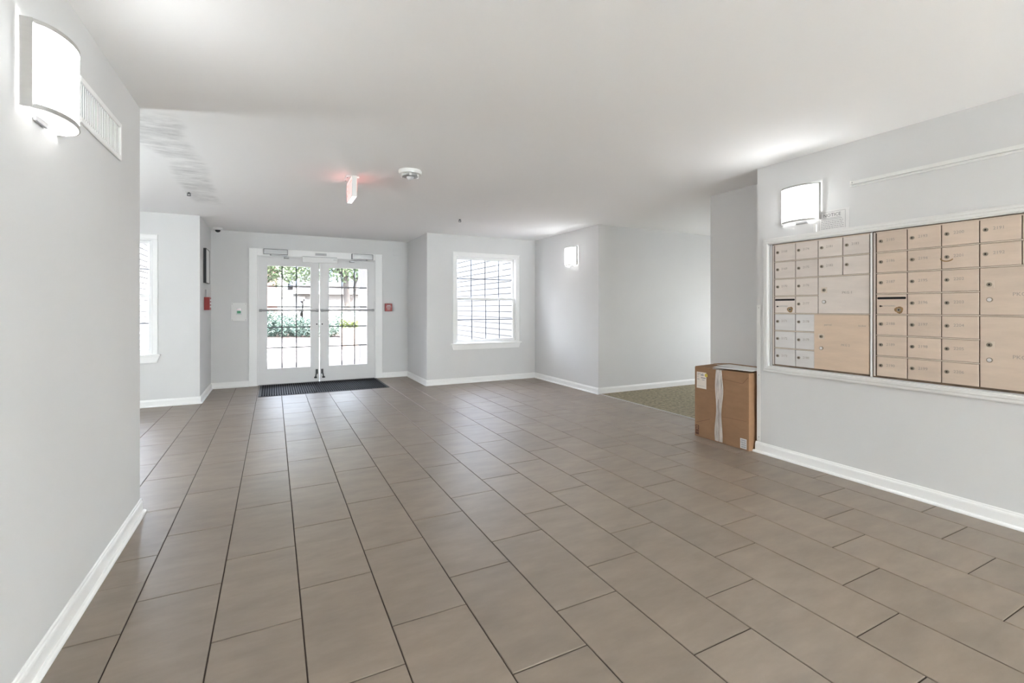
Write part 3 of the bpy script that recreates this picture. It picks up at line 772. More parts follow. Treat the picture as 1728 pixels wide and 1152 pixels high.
# ------------------------------------------------------------------ return air vent on the left wall
root = tag(empty('wall_vent', (LX, 2.79, 1.995)), 'white slatted air vent high on the left wall behind the lamp', 'vent')
hw, h = 0.305, 0.192
bm = bmesh.new()
for a in ((-hw, -hw + .026, 0, h), (hw - .026, hw, 0, h), (-hw + .026, hw - .026, 0, .026), (-hw + .026, hw - .026, h - .026, h)): box(bm, 0.0005, 0.011, a[0], a[1], a[2], a[3], 0.003)
fin('frame', bm, M['trim'], root)
bx('backing', M['vent_dark'], root, 0.0005, 0.002, -hw + 0.026, hw - 0.026, 0.026, h - 0.026)
n = 25; sm = None
for k in range(n):
    y = -hw + 0.034 + (2 * hw - 0.068) * k / (n - 1)
    if sm is None:
        bm = bmesh.new(); prism(bm, [(-0.0035, 0.0018), (0.0035, 0.0018), (0.0035, 0.0050), (-0.0035, 0.0050)], lambda u, v: (v, u, 0.026), lambda u, v: (v, u, h - 0.026)); o = fin('slat', bm, M['trim'], root); sm = o.data
    else:
        o = bpy.data.objects.new('slat', sm); COL.objects.link(o); o.parent = root
    o.location = (0, y, 0)

# ------------------------------------------------------------------ mailboxes
FX = RX - 0.0005
def frame_set():
    root = tag(empty('mailbox_surround', (RX, 1.65, 0.70)), 'white moulded wooden frame around the wall mailboxes', 'surround')
    y0, y1, z0, z1 = 0.75, 2.573, 0.698, 1.812
    iy0, iy1, iz0, iz1 = 0.806, 2.510, 0.758, 1.757
    prof = [(0.0, 0.0), (0.016, 0.0), (0.020, 0.008), (0.020, 0.022), (0.026, 0.026), (0.026, 0.042), (0.022, 0.046), (0.022, 0.051), (0.0, 0.051)]
    def rail(A, B, n, da, db):      # A,B outer corners; n = towards the opening
        bm = bmesh.new(); A, B, n = Vector(A), Vector(B), Vector(n); da, db = Vector(da), Vector(db)
        prism(bm, prof, lambda u, v: A + Vector((-u, 0, 0)) + n * v + da * v, lambda u, v: B + Vector((-u, 0, 0)) + n * v + db * v)
        o = fin('frame_rail', bm, M['frame'], root)
        o.location = (-root.location.x, -root.location.y, -root.location.z)
    Y, Zv = Vector((0, 1, 0)), Vector((0, 0, 1))
    rail((FX, y0, z1), (FX, y1, z1), (0, 0, -1), (0, 1, 0), (0, -1, 0))
    rail((FX, y0, z0), (FX, y1, z0), (0, 0, 1), (0, 1, 0), (0, -1, 0))
    rail((FX, y1, z0), (FX, y1, z1), (0, -1, 0), (0, 0, 1), (0, 0, -1))
    rail((FX, y0, z0), (FX, y0, z1), (0, 1, 0), (0, 0, 1), (0, 0, -1))
frame_set()

def lock_parts(door, y, z, x, bright=False, r=0.0115, smear=False):
    bm = bmesh.new(); cyl(bm, (x - 0.0045, y, z), (x, y, z), r, 16)
    o = fin('lock', bm, M['lock'], door, True)
    bm = bmesh.new(); cyl(bm, (x - 0.0052, y, z), (x - 0.0045, y, z), r * 0.45, 10); box(bm, x - 0.0053, x - 0.0045, y - 0.0012, y + 0.0012, z - 0.006, z + 0.006)
    k = fin('keyhole', bm, M['dark'], door) if not bright else fin('lock_face', cyl(bmesh.new(), (x - 0.006, y, z), (x - 0.0045, y, z), r * 0.72, 14), M['box_d'], door)
    return o

def mail_unit(yL, pitch, ncol, layout, label, group):
    """yL = left edge (largest Y); doors are at x = RX - .014"""
    z1, z0 = 1.752, 0.765
    rp = (z1 - z0) / 7
    root = tag(empty('mailbox_unit', (RX, yL, z0)), label, 'mailboxes', group)
    loc = lambda o: setattr(o, 'location', (-root.location.x, -root.location.y, -root.location.z))
    yR = yL - pitch * ncol
    bm = bmesh.new(); box(bm, FX - 0.006, FX, yR - 0.004, yL + 0.0245, z0 - 0.009, z1 + 0.007); o = fin('back_panel', bm, M['box_side'], root); loc(o)
    bm = bmesh.new(); box(bm, FX - 0.012, FX - 0.006, yL + 0.007, yL + 0.017, z0, z1, 0.001); o = fin('side_rail', bm, M['box_b'], root); loc(o)
    bm = bmesh.new(); box(bm, FX - 0.012, FX - 0.006, yR - 0.004, yL + 0.004, z1 - 0.006, z1 + 0.002, 0.001); o = fin('top_rail', bm, M['box_edge'], root); loc(o)
    # shelf edges between the rows
    for k in range(1, 7):
        for c in range(ncol):
            above = next((d for d in layout if d['c'] <= c < d['c'] + d['w'] and d['r'] <= k - 1 < d['r'] + d['h']), None)
            below = next((d for d in layout if d['c'] <= c < d['c'] + d['w'] and d['r'] <= k < d['r'] + d['h']), None)
            if above is below and above is not None: continue
            z = z1 - rp * k
            bm = bmesh.new(); box(bm, FX - 0.015, FX - 0.006, yL - pitch * (c + 1), yL - pitch * c, z - 0.0035, z + 0.0035, 0.001)
            o = fin('shelf_edge', bm, M['box_edge'], root); loc(o)
    for d in layout:
        ya = yL - pitch * d['c'] - 0.003; yb = yL - pitch * (d['c'] + d['w']) + 0.003
        za = z1 - rp * d['r'] - 0.0055; zb = z1 - rp * (d['r'] + d['h']) + 0.0055
        ya += d.get('ext', 0)
        xf = FX - 0.014 - d.get('proud', 0)
        bm = bmesh.new(); box(bm, xf, FX - 0.006, yb, ya, zb, za, 0.0012)
        door = fin('mailbox_door' if d['w'] == 1 else 'parcel_door', bm, M[d['m']], root); loc(door)
        if d['w'] == 1 and not d.get('slot'):
            zz = (za + zb) / 2 + 0.006
            lock_parts(door, ya - 0.024, zz, xf)
            if d.get('num'):
                text('number', d['num'], 0.025, M['engraved'], door, (xf - 0.0003, ya - 0.080, zz + 0.004), FACE_MX)
            if d.get('smear'):
                bm = bmesh.new()
                pts = [(0.036 * cos(t), 0.030 * sin(t)) for t in [radians(195 + i * 15) for i in range(10)]]
                inn = [(0.030 * cos(t), 0.022 * sin(t)) for t in [radians(195 + i * 15) for i in range(10)]]
                vs = [[bm.verts.new((xf - 0.0004, ya - 0.024 - u, zz + v)) for u, v in P] for P in (pts, inn)]
                for i in range(9): bm.faces.new((vs[0][i], vs[0][i + 1], vs[1][i + 1], vs[1][i]))
                o = fin('stain', bm, M['rust'], door); o['label'] = 'brown curved scrape under the lock'
        elif d.get('slot'):
            bm = bmesh.new(); hw = 0.080; zc = za - 0.024; yc = (ya + yb) / 2
            pts = [(yc + hw + 0.0 + 0.0075 * cos(t), zc + 0.0075 * sin(t)) for t in [radians(-90 + 22.5 * i) for i in range(9)]] + [(yc - hw + 0.0075 * cos(t), zc + 0.0075 * sin(t)) for t in [radians(90 + 22.5 * i) for i in range(9)]]
            pts = [(yc + (u - yc) * 0.94, v) for u, v in pts]
            prism(bm, pts, lambda u, v: (xf - 0.0005, u, v), lambda u, v: (xf + 0.004, u, v)); fin('mail_slot', bm, M['slot'], door)
            lk = (ya - 0.128, zb + 0.027)
            bm = bmesh.new()
            pts = []
            for i in range(28):
                t = 2 * pi * i / 28; r = 0.024 * (1 + 0.08 * sin(3 * t + 1) + random.uniform(-.08, .08)); pts.append((lk[0] + r * cos(t), lk[1] + r * sin(t) * 0.95))
            bm.faces.new([bm.verts.new((xf - 0.0004, u, v)) for u, v in pts]); o = fin('stain', bm, M['rust'], door); o['label'] = 'brown rust patch round the lock'
            lock_parts(door, lk[0], lk[1], xf, r=0.012)
            bm = bmesh.new(); cyl(bm, (xf - 0.003, ya - 0.022, zb + 0.052), (xf, ya - 0.022, zb + 0.052), 0.006, 10); box(bm, xf - 0.003, xf, ya - 0.034, ya - 0.022, zb + 0.050, zb + 0.055); fin('latch', bm, M['dark'], door)
            text('number', 'OUTGOING', 0.0125, M['ink_soft'], door, (xf - 0.0004, ya - 0.073, zb + 0.054), FACE_MX)
        else:
            ly = ya - 0.041 - d.get('ext', 0) * 0.4
            zt = d['lz']
            bm = bmesh.new(); box(bm, xf - 0.002, xf, ly - 0.021, ly + 0.021, zt - 0.021, zt + 0.021, 0.0005); fin('lock_plate', bm, M['box_edge'], door)
            lock_parts(door, ly, zt, xf - 0.002, r=0.0125)
            lock_parts(door, ly, zt - 0.088, xf, bright=True, r=0.014)
            for body, dy, dz, sz in d.get('txt', ()):
                text('number', body, sz, M['engraved'], door, (xf - 0.0003, ya - dy, za - dz), FACE_MX)
    return root

def small(c, rows, nums, m, extra={}):
    out = []
    for r, nn in zip(rows, nums):
        e = dict(c=c, r=r, w=1, h=1, m=m, num=nn)
        if nn == 'slot': e['slot'] = True
        e.update(extra.get(r, {})); out.append(e)
    return out
lay1 = small(0, range(7), ['2168', '2169', '2170', 'slot', '2171', '2172', '2173'], 'box_b', {r: {'m': 'box_d'} for r in (4, 5, 6)})
lay1 += small(1, range(7), ['2174', '2175', '2176', '2177', '2178', '2179', '2180'], 'box_b', {r: {'m': 'box_d'} for r in (4, 5, 6)})
lay1 += small(2, range(2), ['2181', '2182'], 'box_b') + small(3, range(2), ['2183', ''], 'box_b')
lay1.append(dict(c=2, r=2, w=2, h=2, m='box_b', lz=1.367, txt=(('PKG 1', 0.20, 0.12, 0.026),)))
lay1.append(dict(c=2, r=4, w=2, h=3, m='box_c', lz=1.018, ext=0.030, proud=0.003, txt=(('PKG 2', 0.22, 0.22, 0.022), ('parcel', 0.10, 0.075, 0.022), ('locker', 0.33, 0.075, 0.020))))
lay2 = small(0, range(7), ['2185', '2186', '2187', 'slot', '2188', '2189', '2190'], 'box_a')
lay2 += small(1, range(7), ['2193', '2194', '2195', '2196', '2197', '2198', '2199'], 'box_a')
lay2 += small(2, range(7), ['2200', '2201', '2202', '2203', '2204', '2205', '2206'], 'box_a', {1: {'smear': True}})
lay2 += small(3, range(2), ['2191', '2192'], 'box_a') + small(4, range(2), ['2207', '2208'], 'box_a')
lay2.append(dict(c=3, r=2, w=2, h=2, m='box_a', lz=1.369, txt=(('PKG 3', 0.175, 0.155, 0.030),)))
lay2.append(dict(c=3, r=4, w=2, h=3, m='box_a', lz=1.020, txt=(('PKG 4', 0.175, 0.225, 0.030),)))
mail_unit(2.472, 0.1735, 4, lay1, 'left bank of wall mailboxes with greyish aluminium doors', 'banks of wall mailboxes')
mail_unit(1.738, 0.1760, 5, lay2, 'right bank of wall mailboxes with tan doors cut by the frame edge', 'banks of wall mailboxes')
bm = bmesh.new(); box(bm, FX - 0.019, FX - 0.006, 1.7645, 1.7735, 0.757, 1.753, 0.002)
tag(fin('mailbox_mullion', bm, M['frame']), 'narrow pale upright strip between the two mailbox banks', 'strip')

# paper notice on top of the frame
root = tag(empty('paper_notice', (RX, 2.03, 1.8125)), 'white printed paper notice standing on the mailbox frame below the sconce', 'notice')
bm = bmesh.new(); box(bm, -0.006, -0.004, -0.115, 0.105, 0.0, 0.150); sh = fin('sheet', bm, M['paper'], root)
text('lettering', 'NOTICE', 0.034, M['ink'], sh, (-0.0063, 0.0, 0.112), FACE_MX)
bm = bmesh.new(); box(bm, -0.0066, -0.006, -0.062, 0.066, 0.090, 0.0925); box(bm, -0.0066, -0.006, -0.070, 0.076, 0.080, 0.083)
for k in range(5):
    y = 0.076
    while y > -0.075:
        wd = random.uniform(0.006, 0.018); box(bm, -0.0064, -0.006, max(y - wd, -0.08), y, 0.066 - k * 0.013, 0.070 - k * 0.013); y -= wd + 0.004
fin('print', bm, M['ink_soft'], sh)
bm = bmesh.new()
for a in ((-.092, -.090, .008, .138), (.090, .092, .008, .138), (-.09, .09, .136, .138)): box(bm, -0.0064, -0.006, *a)
fin('border_line', bm, M['ink_soft'], sh)
bm = bmesh.new(); box(bm, -0.024, -0.0035, 0.105, 0.124, 0, 0.060, 0.004, 2); fin('holder_end', bm, M['white_plastic'], root)

# long white channel above the mailboxes
root = tag(empty('wall_rail', (RX, 1.897, 2.100)), 'long white metal channel fixed high above the mailboxes', 'rail')
bm = bmesh.new(); prism(bm, [(0, 0.0), (0.010, 0.0), (0.012, 0.003), (0.012, 0.009), (0.004, 0.011), (0.004, 0.014), (0.022, 0.016), (0.022, 0.038), (0, 0.042)],
      lambda u, v: (-u - 0.0005, 0, v), lambda u, v: (-u - 0.0005, -1.55, v)); fin('channel', bm, M['white_plastic'], root)
bm = bmesh.new(); box(bm, -0.024, -0.0005, 0.0, 0.004, -0.001, 0.043, 0.001); fin('end_cap', bm, M['white_plastic'], root)
bm = bmesh.new(); cyl(bm, (-0.024, -0.012, 0.027), (-0.022, -0.012, 0.027), 0.004, 8); fin('screw', bm, M['bar'], root)

# corner guard at the wall end
bm = bmesh.new(); box(bm, RX - 0.003, RX - 0.0003, REND - 0.03, REND + 0.003, 0.095, 1.26); box(bm, RX - 0.0003, RX + 0.03, REND + 0.0003, REND + 0.003, 0.095, 1.26)
root = tag(fin('corner_guard', bm, M['white_plastic']), 'thin white plastic guard on the wall corner beside the carton', 'corner guard')
for z in (1.235, 0.66, 0.13):
    bm = bmesh.new(); cyl(bm, (RX - 0.0045, REND - 0.016, z), (RX - 0.003, REND - 0.016, z), 0.004, 8); fin('nail', bm, M['bar'], root)

# ------------------------------------------------------------------ cardboard carton
root = tag(empty('cardboard_box', (3.64, 2.668, 0.0)), 'large brown taped cardboard carton standing in the recess', 'box')
W, D, Hb = 0.582, 0.50, 0.672
bm = bmesh.new(); box(bm, 0, D, 0, W, 0.0, Hb - 0.006, 0.006, 2)
for v in bm.verts:                                    # slack, slightly bulged panels
    fy, fz = v.co.y / W, v.co.z / Hb
bmesh.ops.subdivide_edges(bm, edges=bm.edges[:], cuts=3, use_grid_fill=True)
for v in bm.verts:
    fy, fz = min(1, max(0, v.co.y / W)), min(1, max(0, v.co.z / Hb))
    if v.co.x < 0.02: v.co.x -= 0.007 * sin(pi * fy) * sin(pi * fz)
fin('carton_body', bm, M['carton'], root)
# closing flaps on the top, the front one springing up a little
bm = bmesh.new(); prism(bm, [(0.004, Hb - 0.006), (D / 2, Hb + 0.002), (D / 2, Hb + 0.006), (0.004, Hb - 0.001)], lambda u, v: (u, 0.004, v), lambda u, v: (u, W - 0.004, v)); fin('flap', bm, M['carton'], root)
bm = bmesh.new(); prism(bm, [(D - 0.004, Hb - 0.006), (D / 2 + 0.004, Hb + 0.008), (D / 2 + 0.004, Hb + 0.012), (D - 0.004, Hb - 0.001)], lambda u, v: (u, 0.004, v), lambda u, v: (u, W - 0.004, v)); fin('flap', bm, M['carton'], root)
# crease where the side panel folds
bm = bmesh.new()
def line3(bm, A, B, w, x):
    A, B = Vector((x, *A)), Vector((x, *B)); d = (B - A).normalized(); n = Vector((0, -d.z, d.y)) * w / 2
    bm.faces.new([bm.verts.new(p) for p in (A + n, B + n, B - n, A - n)])
line3(bm, (0.06, 0.575), (0.005, 0.635), 0.0022, -0.0022); line3(bm, (0.06, 0.575), (0.28, 0.590), 0.0018, -0.0066)
line3(bm, (0.555, 0.135), (0.40, 0.195), 0.002, -0.0062); line3(bm, (0.02, 0.255), (0.27, 0.245), 0.0014, -0.0070)
o = fin('crease', bm, M['carton_dark'], root)
# wrinkled tape down the middle and over the top
bm = bmesh.new(); N = 26
L, R = [], []
for i in range(N + 1):
    t = i / N; z = 0.012 + (Hb - 0.018) * t; yc = 0.292 + 0.006 * sin(7 * t)
    bul = -0.0085 - 0.007 * sin(pi * t) * 0.9
    wl, wr = 0.042 + 0.010 * sin(9 * t + 1), 0.030 + 0.006 * sin(11 * t)
    L.append([bm.verts.new((bul + dx, yc + dy, z)) for dx, dy in ((0.0022, wl), (-0.002 - 0.0025 * sin(15 * t), wl * 0.55), (0.001, wl * 0.25), (-0.005 - 0.002 * sin(19 * t), 0.004), (0.001, -wr * 0.45), (-0.0006, -wr * 0.9), (0.0022, -wr))])
for A, B in zip(L, L[1:]):
    for j in range(6): bm.faces.new((A[j], A[j + 1], B[j + 1], B[j]))
o = fin('tape', bm, M['tape'], root, True); o['label'] = 'crumpled clear packing tape'
bm = bmesh.new(); line3(bm, (0.288, 0.01), (0.292, 0.40), 0.004, -0.0205); fin('tape_seam', bm, M['carton_dark'], root)
bm = bmesh.new(); prism(bm, [(-0.006, Hb - 0.004), (0.004, Hb + 0.0005), (D / 2, Hb + 0.0075), (D / 2, Hb + 0.0085), (0.004, Hb + 0.0015), (-0.008, Hb - 0.003)], lambda u, v: (u, 0.262, v), lambda u, v: (u, 0.372, v)); fin('tape', bm, M['tape'], root)
# shipping label upper left, with print and a yellow sticker
def flat(name, m, y0, y1, z0, z1, x=-0.0075, par=None, th=0.0008):
    return bx(name, m, par or root, x - th, x, y0, y1, z0, z1)
lab = flat('shipping_label', M['label_paper'], 0.440, 0.552, 0.468, 0.622, -0.0065); lab['label'] = 'cream shipping label with printed lines'
bm = bmesh.new()
for k, (ya, yb, zz, hh) in enumerate(((.545, .50, .608, .004), (.545, .515, .600, .003), (.545, .52, .592, .003), (.49, .475, .606, .006), (.505, .47, .590, .012), (.545, .53, .575, .004), (.500, .448, .566, .006), (.545, .525, .556, .003), (.545, .52, .548, .003), (.49, .46, .548, .005), (.545, .455, .490, .002))):
    box(bm, -0.0079, -0.0073, min(ya, yb), max(ya, yb), zz, zz + hh)
fin('print', bm, M['ink_soft'], lab)
bm = bmesh.new(); box(bm, -0.0080, -0.0073, 0.449, 0.476, 0.566, 0.572); box(bm, -0.0080, -0.0073, 0.482, 0.500, 0.568, 0.573); fin('print', bm, M['ink'], lab)
bm = bmesh.new(); cyl(bm, (-0.0092, 0.440, 0.598), (-0.0080, 0.440, 0.598), 0.019, 5); o = fin('sticker', bm, M['yellow'], root); o['label'] = 'small yellow sticker'
lab2 = flat('barcode_label', M['paper'], 0.020, 0.082, 0.012, 0.098, -0.0035); lab2['label'] = 'white label with rows of bars'
bm = bmesh.new()
for row in range(4):
    y = 0.026
    while y < 0.074:
        wd = random.choice((0.0012, 0.002, 0.003)); box(bm, -0.0048, -0.0043, y, y + wd, 0.020 + row * 0.019, 0.034 + row * 0.019); y += wd + 0.0015
fin('bars', bm, M['ink_soft'], lab2)
mk = flat('handling_mark', M['carton_dark'], 0.530, 0.570, 0.020, 0.110, -0.0025); mk['label'] = 'dark printed block of handling symbols'
bm = bmesh.new()
for z in (0.045, 0.066, 0.088): box(bm, -0.0038, -0.0033, 0.535, 0.565, z, z + 0.003)
box(bm, -0.0038, -0.0033, 0.543, 0.557, 0.072, 0.084); box(bm, -0.0038, -0.0033, 0.540, 0.560, 0.094, 0.104)
fin('symbols', bm, M['carton'], mk)

# white mailer lying on the carton
root = tag(empty('mailer_envelope', (3.76, 2.86, Hb + 0.0124), radians(7)), 'white crumpled mailer envelope lying on top of the carton', 'envelope')
bm = bmesh.new(); n1, n2 = 10, 14
g = []
for i in range(n1 + 1):
    row = []
    for j in range(n2 + 1):
        u, v = i / n1, j / n2
        z = 0.004 + 0.016 * (sin(pi * u) * sin(pi * v)) ** 0.7 + 0.003 * sin(9 * u + 5 * v)
        row.append(bm.verts.new((-0.115 + 0.24 * u, -0.185 + 0.37 * v, max(z, 0.002))))
    g.append(row)
lo = [[bm.verts.new((v.co.x, v.co.y, 0.0)) for v in r] for r in g]
for i in range(n1):
    for j in range(n2):
        bm.faces.new((g[i][j], g[i + 1][j], g[i + 1][j + 1], g[i][j + 1])); bm.faces.new((lo[i][j], lo[i][j + 1], lo[i + 1][j + 1], lo[i + 1][j]))
edge = [(0, j) for j in range(n2 + 1)] + [(i, n2) for i in range(1, n1 + 1)] + [(n1, j) for j in range(n2 - 1, -1, -1)] + [(i, 0) for i in range(n1 - 1, 0, -1)]
for (a, b), (c, d) in zip(edge, edge[1:] + edge[:1]): bm.faces.new((g[a][b], lo[a][b], lo[c][d], g[c][d]))
fin('pouch', bm, M['paper'], root, True)
bm = bmesh.new(); prism(bm, [(-0.09, 0.018), (0.11, 0.012), (0.11, 0.0135), (-0.09, 0.0200)], lambda u, v: (u, 0.035, v), lambda u, v: (u, 0.155, v + 0.003)); fin('flap', bm, M['paper'], root)

# ------------------------------------------------------------------ outdoors
def at(px, w, y=None):
    r = (px - CX) / F_PX * w
    X, Y = cos(YAW) * r + sin(YAW) * w, -sin(YAW) * r + cos(YAW) * w
    return (X, Y) if y is None else (X, Y, CAM_H + (Y_HOR - y) * w / F_PX)
bm = bmesh.new(); box(bm, -40, 40, WY + 0.14, 70, -0.3, -0.02)
struct(fin('ground', bm, M['paving']), 'pale brick paving of the courtyard outside the doors')

# lap siding of the two wings beside the porch
def wing(name, x, y0, y1, s, label):
    bm = bmesh.new(); box(bm, min(x, x + s * 6), max(x, x + s * 6), y0, y1, -0.1, 3.05)
    root = struct(fin(name, bm, M['muntin']), label)  # dark backing: shadow lines between the laps put into its colour
    pit = 0.127; me = None
    for k in range(24):
        z = 0.02 + k * pit
        if me is None:
            b2 = bmesh.new()
            prism(b2, [(0.012, 0.0), (0.040, 0.0), (0.040, 0.006), (0.026, pit - 0.014), (0.012, pit - 0.014)], lambda u, v: (-s * u, 0, v), lambda u, v: (-s * u, y1 - y0, v))
            o = fin('siding_board', b2, M['siding'], root); me = o.data
        else:
            o = bpy.data.objects.new('siding_board', me); COL.objects.link(o); o.parent = root
        o.location = (x, y0, z)
wing('wall_wing_right', 4.42, WY + 0.16, 14.5, 1, 'white lap-sided wall seen through the right window')
wing('wall_wing_left', -2.64, WY + 0.16, 13.8, -1, 'white lap-sided wall seen through the left window')
# porch roof, beam and post
struct(bx('roof_porch', M['post'], None, JL - 0.4, JR + 0.4, DY + 0.14, 10.1, ZC + 0.16, ZC + 0.30), 'flat porch roof above the entrance')
struct(bx('beam_porch', M['post'], None, JL - 0.4, JR + 0.4, 9.85, 10.1, 2.13, ZC + 0.16), 'white beam at the front of the porch')
X, Y = at(606, 10.2)
bm = bmesh.new(); box(bm, -0.0, 0.20, -0.1, 0.1, -0.02, 2.13, 0.006); box(bm, -0.02, 0.22, -0.12, 0.12, -0.02, 0.16, 0.006)
o = fin('porch_post', bm, M['post']); o.location = (X, Y, 0); tag(o, 'square white porch post outside the right door leaf', 'post')
bm = bmesh.new(); box(bm, -0.0, 0.20, -0.1, 0.1, -0.02, 2.13, 0.006); box(bm, -0.02, 0.22, -0.12, 0.12, -0.02, 0.16, 0.006)
o = fin('porch_post', bm, M['post']); o.location = (-1.2, Y, 0); tag(o, 'square white porch post hidden left of the doors', 'post')

def leaves(name, m, parent, blobs, count, size, seed):
    rnd = random.Random(seed); vs, fs = [], []
    tot = sum(b[3] * b[4] * b[5] for b in blobs)
    for bxx, byy, bzz, rx, ry, rz in blobs:
        n = int(count * (rx * ry * rz) / tot)
        for _ in range(n):
            while True:
                p = Vector((rnd.uniform(-1, 1), rnd.uniform(-1, 1), rnd.uniform(-1, 1)))
                if 0.35 < p.length < 1: break
            c = Vector((bxx + p.x * rx, byy + p.y * ry, bzz + p.z * rz))
            a = Vector((rnd.gauss(0, 1), rnd.gauss(0, 1), rnd.gauss(0, .7))).normalized(); b = a.orthogonal().normalized()
            if rnd.random() < .5: b = a.cross(b)
            s = size * rnd.uniform(.6, 1.3); i = len(vs)
            vs += [c - a * s, c + b * s * .45, c + a * s, c - b * s * .45]; fs.append((i, i + 1, i + 2, i + 3))
    me = bpy.data.meshes.new(name); me.from_pydata([tuple(v) for v in vs], [], fs); me.materials.append(m)
    o = bpy.data.objects.new(name, me); COL.objects.link(o); o.parent = parent; o['kind'] = 'stuff'
    return o
def tree(px, w, label, blobs, count, seed, trunk):
    X, Y = at(px, w); root = tag(empty('courtyard_tree', (X, Y, -0.02)), label, 'tree', 'trees in the courtyard')
    bm = bmesh.new()
    for (a, b, r0, r1) in trunk: cyl(bm, a, b, r0, 12, r1)
    fin('trunk', bm, M['bark'], root, True)
    leaves('foliage', M['leaf_tree'], root, blobs, count, 0.085, seed)
tree(586, 16.5, 'tree with forked bare trunk behind the wooden planter',
     [(-0.2, 0, 3.0, 1.2, 1.2, 0.85), (-1.3, 0.2, 2.9, 1.0, 1.0, 0.8), (0.9, 0, 3.2, 1.0, 1.0, 0.9), (0.1, 0, 3.9, 1.7, 1.5, 0.9), (0.35, -0.2, 2.55, 0.45, 0.5, 0.35), (-0.75, -0.2, 2.45, 0.5, 0.5, 0.3)], 5200, 3,
     [((0, 0, 0), (0.02, 0, 1.25), 0.13, 0.115), ((0.02, 0, 1.25), (-0.05, 0, 2.1), 0.115, 0.10), ((-0.05, 0, 2.1), (-0.02, 0, 3.2), 0.10, 0.07), ((0.0, 0, 1.35), (0.24, 0, 1.72), 0.07, 0.06), ((0.24, 0, 1.72), (0.27, 0, 2.15), 0.06, 0.055), ((0.27, 0, 2.15), (0.62, 0, 2.9), 0.055, 0.035), ((0.27, 0, 2.1), (0.08, 0.05, 2.8), 0.04, 0.03), ((-0.05, 0, 2.3), (-0.7, 0, 3.0), 0.05, 0.03)])
tree(432, 17.5, 'leafy tree whose crown hangs over the left door view',
     [(0.0, 0, 3.1, 1.2, 1.2, 0.9), (0.9, 0, 2.85, 0.85, 0.9, 0.62), (1.5, 0.1, 2.75, 0.7, 0.8, 0.62), (0.5, 0, 4.0, 1.6, 1.5, 0.9), (0.75, -0.2, 2.35, 0.45, 0.5, 0.32), (2.0, 0.1, 3.2, 0.7, 0.7, 0.35)], 5200, 4,
     [((0, 0, 0), (0.0, 0, 2.0), 0.12, 0.10), ((0, 0, 2.0), (0.3, 0, 3.3), 0.10, 0.05), ((0, 0, 1.9), (1.0, 0, 2.8), 0.06, 0.03)])
# hedge of single bushes before the far building
X, Y = at(437, 20.4); X2, Y2 = at(640, 20.4)
root = tag(empty('hedge', ((X + X2) / 2, Y, -0.02)), 'pale green leafy hedge before the white building across the court', 'hedge')
bm = bmesh.new(); blobs = []
rh = random.Random(5)
for k in range(11):
    x = (X2 - X) * (k / 10 - 0.5); h = (1.22, 1.14, 1.05, 0.98, 0.92, 0.95, 1.05, 1.12, 1.15, 1.12, 1.18)[k]; y = (Y2 - Y) * k / 10
    blobs += [(x, y, h * 0.5, 0.42, 0.55, h * 0.5), (x + rh.uniform(-.1, .1), y - 0.3, h * 0.33, 0.36, 0.45, h * 0.33)]
    for j in range(4): cyl(bm, (x, y, 0), (x + 0.2 * cos(j * 1.7), y + 0.2 * sin(j * 1.7), h * 0.6), 0.02, 6, 0.01)
fin('stems', bm, M['bark'], root)
leaves('foliage', M['leaf_hedge'], root, blobs, 16000, 0.062, 21)
X, Y = at(500, 20.6)
bm = bmesh.new(); box(bm, X - 3.5, X + 4.5, Y - 0.9, Y + 2.0, -0.05, 0.0); struct(fin('ground_bed', bm, M['mulch']), 'dark mulch bed under the bushes')
# wooden planter with lime green plants
X, Y = at(594, 14.5)
root = tag(empty('wooden_planter', (X, Y, -0.02), radians(-14)), 'square slatted wooden planter box outside the right door leaf', 'planter')
zh = 0.66; nb = 7; b0, b1 = 0.265, 0.34
bm = bmesh.new(); 
lo4 = [bm.verts.new((sx * (b0 - .012), sy * (b0 - .012), 0.02)) for sx, sy in ((-1, -1), (1, -1), (1, 1), (-1, 1))]; hi4 = [bm.verts.new((sx * (b1 - .014), sy * (b1 - .014), zh - 0.03)) for sx, sy in ((-1, -1), (1, -1), (1, 1), (-1, 1))]
for i in range(4): bm.faces.new((lo4[i], lo4[(i + 1) % 4], hi4[(i + 1) % 4], hi4[i]))
bm.faces.new(hi4); bm.faces.new(lo4[::-1]); fin('liner', bm, M['mulch'], root)
for k in range(nb):
    za, zb = zh * k / nb + 0.004, zh * (k + 1) / nb - 0.004
    ra, rb = b0 + (b1 - b0) * za / zh, b0 + (b1 - b0) * zb / zh
    for q in range(4):
        bm = bmesh.new(); rot = Matrix.Rotation(q * pi / 2, 4, 'Z')
        vs = []
        for (r, z) in ((ra, za), (rb, zb)):
            for dd in (0.0, 0.014):
                for sx in (-1, 1): vs.append(bm.verts.new(rot @ Vector((sx * (r - dd * (0 if q % 2 else 1)), -(r - dd), z))))
        for f in ((0, 1, 5, 4), (2, 6, 7, 3), (0, 4, 6, 2), (1, 3, 7, 5), (0, 2, 3, 1), (4, 5, 7, 6)): bm.faces.new([vs[i] for i in f])
        fin('board', bm, M['planter'], root)
leaves('plants', M['leaf_lime'], root, [(0, 0, zh + 0.10, 0.36, 0.36, 0.20), (-0.1, -0.1, zh + 0.18, 0.22, 0.22, 0.18)], 900, 0.05, 77)
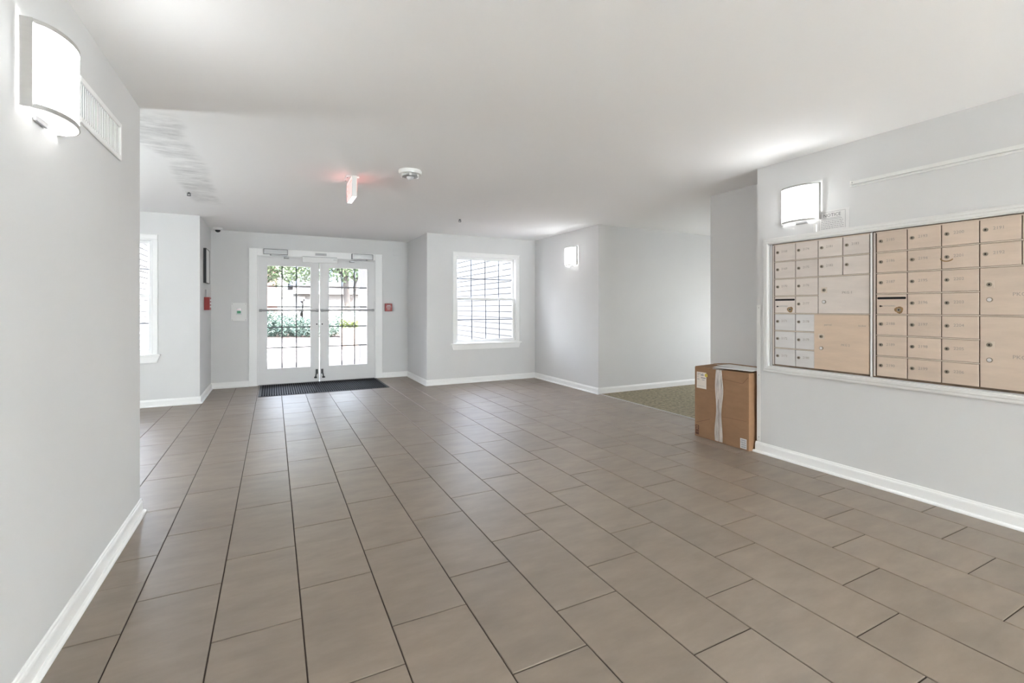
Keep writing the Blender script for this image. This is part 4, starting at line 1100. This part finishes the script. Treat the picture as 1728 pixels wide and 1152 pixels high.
# pale low building with grey roof across the court
w = 25.0
Xa, Ya = at(468, w); Xb, Yb = at(640, w)
Xw = at(473, 25.0)[0] / at(473, 25.0)[1] * Yb
root = tag(empty('courtyard_building', (Xw + 6.75, Yb + 0.0, -0.02)), 'low pale building with grey blue roof across the courtyard', 'building')
hwid = 6.0
Y0 = 0.0
bm = bmesh.new(); box(bm, -hwid, hwid, 0, 6, 0, 2.55); fin('wall', bm, M['beige_wall'], root)
bm = bmesh.new(); box(bm, -hwid - 0.2, hwid + 0.2, -0.5, 0.0, 1.95, 2.35); fin('fascia', bm, M['render_white'], root)
bm = bmesh.new(); prism(bm, [(-0.6, 2.35), (-0.6, 2.42), (3.0, 4.2), (6.4, 2.42), (6.4, 2.35)], lambda u, v: (-hwid - 0.3, u, v), lambda u, v: (hwid + 0.3, u, v)); fin('roof', bm, M['roof'], root)
bx0 = root.location.x
for px, wd, za, zb in ((493, 0.5, 0.55, 1.75), (521, 0.40, 0.4, 1.6), (560, 0.35, 0.6, 1.55)):
    X, Y = at(px, w); x = X + (Yb - Y) * 0 - bx0
    # the wall plane is straight along X: find where this sight line crosses it
    r = X / Y; x = r * Yb - bx0
    bm = bmesh.new(); 
    for a in ((x - wd - .08, x - wd, za - .08, zb + .08), (x + wd, x + wd + .08, za - .08, zb + .08), (x - wd, x + wd, zb, zb + .08), (x - wd, x + wd, za - .08, za)): box(bm, a[0], a[1], -0.06, 0, a[2], a[3])
    f = fin('window_frame', bm, M['render_white'], root)
    bx('pane', M['ink_soft'], f, x - wd, x + wd, -0.02, 0.0, za, zb)
X, Y = at(507, w); x = X / Y * Yb - bx0
bm = bmesh.new(); box(bm, x - 0.06, x + 0.06, -0.21, -0.09, 1.18, 1.42, 0.01); lathe(bm, [(0.0, 0.16), (0.10, 0.0), (0, 0.0)], 10, (x, -0.15, 1.42)); box(bm, x - 0.02, x + 0.02, -0.15, 0, 1.05, 1.15)
fin('lantern', bm, M['muntin'], root)
# brick building at the far left
w = 24.0
X, Y = at(468, w)
root = tag(empty('brick_building', (X, Y, -0.02)), 'red brick house corner at the far left of the court', 'building')
bm = bmesh.new(); box(bm, -5.0, 0.0, 0, 5, 0, 4.2); fin('wall', bm, M['red_brick'], root)
bm = bmesh.new(); box(bm, 0.0, 0.30, -0.08, 0.3, 0, 4.2); fin('corner_board', bm, M['render_white'], root)
bm = bmesh.new(); box(bm, -1.0, -0.62, -0.06, 0.0, 0.85, 1.50); fin('window_frame', bm, M['render_white'], root)
bm = bmesh.new(); prism(bm, [(-0.4, 4.2), (2.5, 5.8), (5.4, 4.2)], lambda u, v: (-5.3, u, v), lambda u, v: (0.3, u, v)); fin('roof', bm, M['roof'], root)
